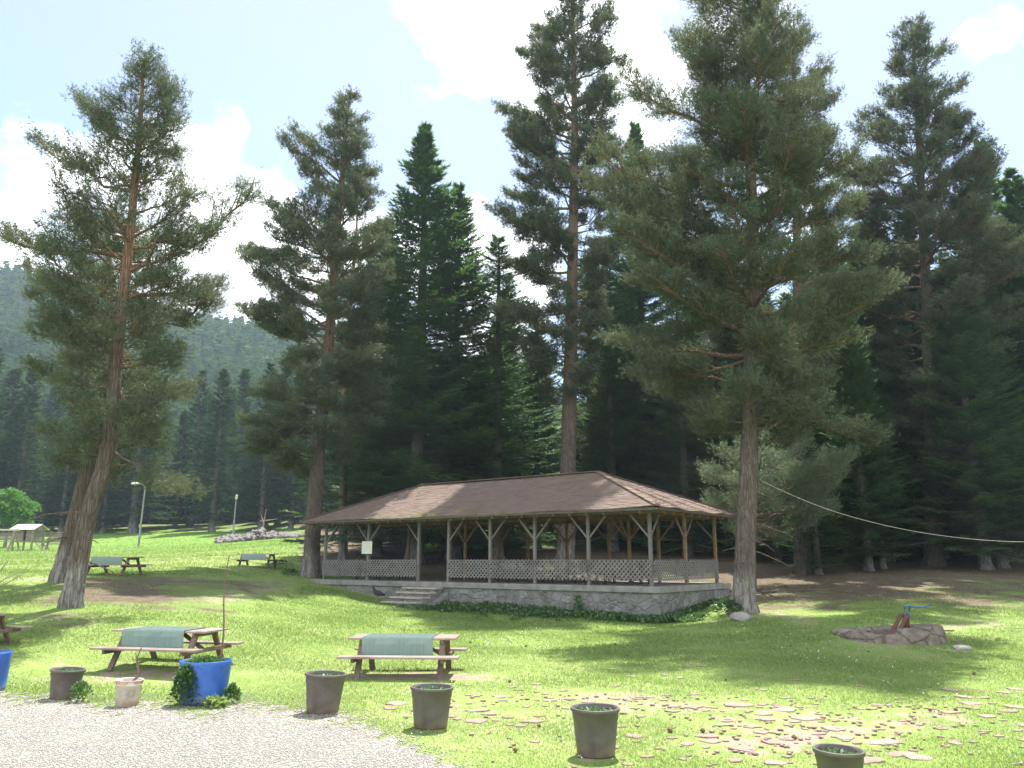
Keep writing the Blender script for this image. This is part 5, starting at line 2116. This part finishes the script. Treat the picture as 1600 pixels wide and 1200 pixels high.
# crossed sticks behind the heap
x = (406 - 800) / 1280 * 97
ck = thing('crossed_sticks', 'bare forked post with a crosspiece behind the rubble heap', 'post', (x, 97, gz(x, 97)))
m = MB()
m.tube([(0, 0, -.2), (.2, 0, 1.6), (.35, 0, 3.2)], [.10, .085, .06], 8)
m.tube([(.16, 0, 1.5), (-.1, 0, 2.2), (-.3, 0, 2.75)], [.07, .06, .04], 8)
m.build('forked_stem', M['deadwood'], ck, smooth=True)
m = MB()
m.tube([(-.35, .1, 1.75), (.6, .1, 1.85), (1.75, .1, 2.0)], [.05, .05, .035], 8)
m.build('crosspiece', M['deadwood'], ck, smooth=True)

# playground hut
Yh_ = 76
hx = (40 - 800) / 1280 * Yh_
hz = gz(hx, Yh_)
ph = thing('play_hut', 'small wooden play hut on posts with a pale gabled roof', 'play hut', (hx, Yh_, hz), R(-6))
for sx in (-1, 1):
    for sy in (-1, 1):
        m = MB()
        m.box((sx * .95, sy * .75, .93), (.13, .13, 2.0))
        m.build('post', M['play'], ph)
m = MB()
m.box((0, 0, .78), (2.05, 1.7, .07))
m.build('floor_deck', M['play'], ph)
for (c, s, n) in (((-.42, -.80, 0), (1.0, .03), 9), ((.62, -.80, 0), (.6, .03), 9), ((0, .80, 0), (2.0, .03), 11)):
    m = MB()
    for k in range(n):
        m.box((c[0], c[1], .86 + k * .115), (s[0], s[1], .075))
    m.build('slat_wall', M['play'], ph)
for sx in (-1, 1):
    m = MB()
    for k in range(9):
        m.box((sx * .99, 0, .86 + k * .115), (.03, 1.6, .075))
    m.build('slat_wall', M['play'], ph)
m = MB()
for s in (-1, 1):
    m.beam((-1.25, s * .52, 2.12), (1.25, s * .52, 2.12), 1.22, .05, up=(0, s * .44, .9))
m.build('roof', M['playroof'], ph)
m = MB()
for s in (-1, 1):
    m.add([(s * 1.0, -.95, 1.84), (s * 1.0, .95, 1.84), (s * 1.0, 0, 2.32), (s * 1.04, -.95, 1.84), (s * 1.04, .95, 1.84), (s * 1.04, 0, 2.32)],
          [(0, 1, 2), (5, 4, 3), (0, 3, 4, 1), (1, 4, 5, 2), (2, 5, 3, 0)])
m.build('gable', M['play'], ph)
m = MB()
for y in (-.45, .45):
    m.beam((1.0, y, .80), (1.95, y, 0), .06, .09)
for k in range(5):
    q = (k + .5) / 5
    m.box((1.0 + .95 * q, 0, .8 * (1 - q) + .03), (.1, .9, .04))
m.build('ramp', M['play'], ph)
sx_ = (84 - 800) / 1280 * (Yh_ + 1)
cf = thing('climbing_frame', 'slatted wooden climbing frame beside the play hut', 'climbing frame', (sx_, Yh_ + 1, gz(sx_, Yh_ + 1)), R(-6))
for a in (-.75, .75):
    m = MB()
    m.beam((a, -.3, -.05), (a * .8, 0, 1.7), .1, .1)
    m.beam((a * 1.5, .4, -.05), (a * .8, 0, 1.7), .08, .08)
    m.build('leg', M['play'], cf)
m = MB()
for k in range(7):
    m.box((0, -.05 - .035 * (6 - k), .55 + k * .17), (1.5, .03, .1))
m.build('slat_panel', M['play'], cf)
sx_ = (-18 - 800) / 1280 * 72
sw = thing('swing_frame', 'wooden swing frame with a pale top beam at the left picture edge', 'swing frame', (sx_, 72, gz(sx_, 72)), R(3))
for a in (-1.9, 2.0):
    for s in (-1, 1):
        m = MB()
        m.beam((a + s * .28, s * .5, -.05), (a, 0, 1.9), .12, .12)
        m.build('leg', M['play'], sw)
m = MB()
m.beam((-2.2, 0, 1.95), (2.3, 0, 1.95), .14, .14)
m.build('top_beam', M['playroof'], sw)
m = MB()
for k in range(6):
    m.box((1.0, .15, .95 + .14 * k), (1.7, .03, .08))
m.build('slat_panel', M['play'], sw)

# round green bush at the left
Yb = 88
bx = (4 - 800) / 1280 * Yb
bt = thing('broadleaf_tree', 'round bright green broadleaf tree behind the play hut', 'tree', (bx, Yb, gz(bx, Yb)))
m = MB()
m.tube([(0, 0, -.2), (.1, 0, 1.2), (0, .1, 3.2)], [.2, .16, .06], 10)
for a in range(6):
    m.tube([(.08, 0, 1.2 + .15 * a), (math.cos(a * 1.1) * 1.2, math.sin(a * 1.1) * 1.2, 2.6 + .3 * a)], [.08, .02], 6)
m.build('trunk', M['firbark'], bt, smooth=True)
Vs, Qs, ti, tp = [], [], [], []
o = 0
rb_ = np.random.default_rng(4)
for i in range(46):
    a, zz = rb_.uniform(0, 6.28), rb_.uniform(0, 1)
    rr2 = 2.6 * math.sqrt(max(.05, 1 - ((zz - .42) / .62) ** 2)) * rb_.uniform(.55, 1)
    V, Q, x_, y_ = leaf_plant(150, .85, .95, .30, 400 + i, 'dome')
    Vs.append(V + np.array([rr2 * math.cos(a), rr2 * math.sin(a), .7 + 4.6 * zz]))
    Qs.append(Q + o)
    o += len(V)
    ti.append(np.clip(x_ * .5 + rb_.uniform(0, .5), 0, 1))
    tp.append(y_)
link('crown', np_mesh('crown', np.concatenate(Vs), Q=np.concatenate(Qs), mat=M['broad'], attrs={'tint': np.concatenate(ti), 'tip': np.concatenate(tp)}), bt)

# bare pale branches at the left edge
Yd = 17.5
bx = (-45 - 800) / 1280 * Yd
m = MB()
z0 = gz(bx, Yd)
B0 = np.array([bx, Yd, z0 - .05])
tips = [(14, 876), (58, 882), (34, 893), (-20, 850)]
fork = pix(-22, 925, Yd)
m.tube([B0, (B0 + fork) / 2 + np.array([.04, 0, 0]), fork], [.035, .03, .024], 8)
for i, (u, v) in enumerate(tips):
    e = pix(u, v, Yd + .3 * math.sin(i * 2.1))
    mid = fork + (e - fork) * .5 + np.array([0, 0, -.06 if i % 2 else .05])
    m.tube([fork, mid, e], [.015, .009, .004], 6)
    e2 = mid + (e - mid) * .6 + np.array([.05, .05, .16])
    m.tube([mid, e2], [.008, .003], 5)
tag(m.build('bare_shrub', M['deadwood'], None, smooth=True), 'leafless pale shrub reaching in from the left edge of the picture', 'shrub')

# cable from the big pine out of the picture to the right, to a pine that stands there
p0 = pix(1189, 751, 25.35)
xe = 23.5
ze = 24.5
pe = np.array([xe, ze, gz(xe, ze) + 3.6])
pts = []
mids = [(1232, 772, 25.3), (1300, 800, 25.2), (1400, 826.5, 25.05), (1500, 842, 24.9), (1600, 848.5, 24.8), (1720, 845, 24.7)]
pts = [p0] + [pix(*q) for q in mids] + [pe]
pp = np.array(pts)
sq = np.linspace(0, 1, len(pp))
tq = np.linspace(0, 1, 60)
P = np.stack([np.interp(tq, sq, pp[:, i]) for i in range(3)], 1)
for _ in range(25):
    P[1:-1] = (P[:-2] + 2 * P[1:-1] + P[2:]) / 4
m = MB()
m.tube(P, .0075, 6)
tag(m.build('cable', M['rope'], None, smooth=True), 'pale sagging cable tied to the big pine and leaving the picture at the right', 'cable')
make_pine('pine_tree', 'pine beyond the right picture edge that carries the end of the cable', (xe + .3, ze + .25, gz(xe, ze)), [(0, 0, 0), (.1, 0, 8), (.3, 0, 19)], .33,
          [(5, 1.5, 1.5), (8, 3.2, 3.2), (12, 3.0, 3.0), (16, 1.9, 1.9), (19, .2, .2)], 91, group=G1, limbs=60, nl=.2, nw=.034)

# pine cones and clods on the lawn
rc = random.Random(31)
cm = MB()
cm.lathe([(.002, -.03), (.018, -.022), (.026, 0), (.02, .022), (.004, .036)], 9, wob=lambda a, z: .12 * math.sin(4 * a + z * 200))
cme = bpy.data.meshes.new('pine_cone')
cme.from_pydata(cm.v, [], cm.f)
cme.materials.append(M['cone'])
for i in range(20):
    u, v = rc.uniform(620, 1580), rc.uniform(960, 1195)
    p = gpix(u, v)
    o = bpy.data.objects.new('pine_cone', cme)
    COL.objects.link(o)
    o.location = (p[0], p[1], p[2] + .025)
    o.rotation_euler = (rc.uniform(1.2, 1.9), rc.uniform(-.3, .3), rc.uniform(0, 6))
    s = rc.uniform(.7, 1.1)
    o.scale = (s, s, s)
    tag(o, 'small brown pine cone lying in the grass', 'pine cone', 'pine cones on the lawn')
# ------------------------------------------------------------------ sky, sun, camera
SUN_EL, SUN_AZ = R(62), R(13)
W_ = bpy.data.worlds.new('World')
SC.world = W_
W_.use_nodes = True
nt = W_.node_tree
nt.nodes.clear()
nn = nt.nodes.new
out = nn('ShaderNodeOutputWorld')
bg = nn('ShaderNodeBackground')
bg.inputs[1].default_value = .076
sky = nn('ShaderNodeTexSky')
sky.sky_type = 'NISHITA'
sky.sun_disc = False
sky.sun_elevation = SUN_EL
sky.sun_rotation = SUN_AZ
sky.altitude = 1200
sky.air_density = 1.0
sky.dust_density = .2
sky.ozone_density = 1.0
tc = nn('ShaderNodeTexCoord')


def wmath(op, a, b=None, clamp=False):
    x = nn('ShaderNodeMath')
    x.operation = op
    x.use_clamp = clamp
    for i, v in enumerate((a, b)):
        if v is None:
            continue
        if isinstance(v, bpy.types.NodeSocket):
            nt.links.new(v, x.inputs[i])
        else:
            x.inputs[i].default_value = v
    return x.outputs[0]


def wrange(v, a, b, lo=0, hi=1):
    x = nn('ShaderNodeMapRange')
    x.interpolation_type = 'SMOOTHSTEP'
    nt.links.new(v, x.inputs[0])
    for i, q in enumerate((a, b, lo, hi)):
        x.inputs[i + 1].default_value = q
    return x.outputs[0]


def blob(u, v, rad, amp):
    d = pix(u, v, 10.0) - np.array([0, 0, EYE])
    d = d / np.linalg.norm(d)
    x = nn('ShaderNodeVectorMath')
    x.operation = 'DOT_PRODUCT'
    nt.links.new(tc.outputs['Generated'], x.inputs[0])
    x.inputs[1].default_value = tuple(d)
    return wrange(x.outputs['Value'], math.cos(R(rad)), 1.0, 0, amp)


tot = None


def bank(d, rad, amp):  # soft round sky patch, for the added fill clouds and the sun veil
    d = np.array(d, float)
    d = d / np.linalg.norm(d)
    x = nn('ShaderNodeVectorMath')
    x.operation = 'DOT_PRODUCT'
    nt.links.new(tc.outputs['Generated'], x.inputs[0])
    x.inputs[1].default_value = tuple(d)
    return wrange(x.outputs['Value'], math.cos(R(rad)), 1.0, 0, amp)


for d, rad, amp in (((0, -1, .5), 42, 1.5), ((-.9, -.7, .6), 34, 1.3), ((.9, -.7, .5), 34, 1.3), ((-1, -.1, .7), 26, 1.0), ((1, -.2, .8), 26, 1.0), ((0, -.6, 1), 30, 1.0)):  # unseen bright clouds behind the camera, added to lift light on shaded fronts
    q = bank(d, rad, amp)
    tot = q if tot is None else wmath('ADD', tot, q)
for b in ((90, 300, 6.0, 1.0), (40, 340, 5, .8), (260, 290, 6, 1.15), (330, 360, 7, 1.2), (380, 440, 8, 1.3), (250, 420, 8, 1.1), (120, 420, 8, .9), (430, 480, 8, 1.2), (560, 470, 9, .9), (760, 440, 7, 1.1), (700, 500, 8, 1.0),
          (357, 185, 1.7, .75), (366, 210, 1.5, .7), (850, 20, 8, 1.15), (1000, 60, 8, 1.2), (930, 130, 7, 1.0), (760, -40, 8, .8), (1040, 130, 5, .7), (1140, 0, 6, .8), (1575, 40, 3, .55), (1495, 85, 2.2, .45), (1300, 330, 8, .4)):
    q = blob(*b)
    tot = q if tot is None else wmath('ADD', tot, q)
mp = nn('ShaderNodeMapping')
mp.inputs['Scale'].default_value = (1, 1, 1.5)
nt.links.new(tc.outputs['Generated'], mp.inputs[0])
nz = nn('ShaderNodeTexNoise')
nz.inputs['Scale'].default_value = 7
nz.inputs['Detail'].default_value = 8
nz.inputs['Roughness'].default_value = .58
nt.links.new(mp.outputs[0], nz.inputs['Vector'])
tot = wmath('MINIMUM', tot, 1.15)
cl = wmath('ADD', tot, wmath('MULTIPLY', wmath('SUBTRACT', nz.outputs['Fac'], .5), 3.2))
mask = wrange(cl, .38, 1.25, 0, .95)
mx = nn('ShaderNodeMix')
mx.data_type = 'RGBA'
nt.links.new(mask, mx.inputs[0])
vl = nn('ShaderNodeMix')
vl.data_type = 'RGBA'
sdir = (math.sin(SUN_AZ) * math.cos(SUN_EL), math.cos(SUN_AZ) * math.cos(SUN_EL), math.sin(SUN_EL))
nt.links.new(wmath('ADD', bank(sdir, 62, .55), .06, True), vl.inputs[0])
nt.links.new(sky.outputs[0], vl.inputs[6])
vl.inputs[7].default_value = (3.4, 3.45, 3.5, 1)
nt.links.new(vl.outputs[2], mx.inputs[6])
n2 = nn('ShaderNodeTexNoise')
n2.inputs['Scale'].default_value = 14
n2.inputs['Detail'].default_value = 7
nt.links.new(mp.outputs[0], n2.inputs['Vector'])
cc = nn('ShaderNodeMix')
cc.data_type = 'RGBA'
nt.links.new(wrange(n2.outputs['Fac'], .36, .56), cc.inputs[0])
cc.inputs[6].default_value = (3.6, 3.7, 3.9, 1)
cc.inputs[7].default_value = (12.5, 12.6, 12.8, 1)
nt.links.new(cc.outputs[2], mx.inputs[7])
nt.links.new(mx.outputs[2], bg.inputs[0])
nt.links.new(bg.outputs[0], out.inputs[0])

sl = bpy.data.lights.new('sun', 'SUN')
sl.energy = 3.6
sl.angle = R(.5)
sl.color = (1.0, .955, .88)
so_ = bpy.data.objects.new('sun', sl)
COL.objects.link(so_)
sd = Vector((math.sin(SUN_AZ) * math.cos(SUN_EL), math.cos(SUN_AZ) * math.cos(SUN_EL), math.sin(SUN_EL)))
so_.rotation_euler = sd.to_track_quat('Z', 'Y').to_euler()
so_.location = (20, 20, 60)

cam = bpy.data.cameras.new('camera')
cam.sensor_width = 36
cam.lens = F / 1600 * 36
cam.clip_start = .1
cam.clip_end = 5000
co = bpy.data.objects.new('camera', cam)
COL.objects.link(co)
co.location = (0, 0, EYE)
co.rotation_euler = (PI / 2 + PITCH, 0, 0)
SC.camera = co

if HAZE:
    t = NT('haze')
    pv = t.node('ShaderNodeVolumePrincipled')
    pv.inputs['Color'].default_value = (.66, .83, 1.0, 1)
    pv.inputs['Density'].default_value = HAZE
    pv.inputs['Anisotropy'].default_value = .2
    t.l.new(pv.outputs[0], t.out.inputs['Volume'])
    m = MB()
    x0, x1, y0, y1, z0, z1 = -1700, 1700, -400, 1700, -8, 235
    m.box(((x0 + x1) / 2, (y0 + y1) / 2, (z0 + z1) / 2), (x1 - x0, y1 - y0, z1 - z0))
    o = m.build('haze', t.m)
    tag(o, kind='stuff')

SC.view_settings.view_transform = 'Standard'
SC.view_settings.look = 'None'
SC.view_settings.exposure = EXPO
SC.view_settings.gamma = 1
SC.render.engine = 'CYCLES'
cy = SC.cycles
cy.max_bounces = 7
cy.diffuse_bounces = 4
cy.glossy_bounces = 2
cy.transmission_bounces = 3
cy.transparent_max_bounces = 4
cy.volume_bounces = 0
cy.use_denoising = True
cy.denoising_prefilter = 'NONE'
cy.sample_clamp_indirect = 8
cy.caustics_reflective = False
cy.caustics_refractive = False
if False:
    print(sum(len(o.data.polygons) for o in bpy.data.objects if o.type == 'MESH'))
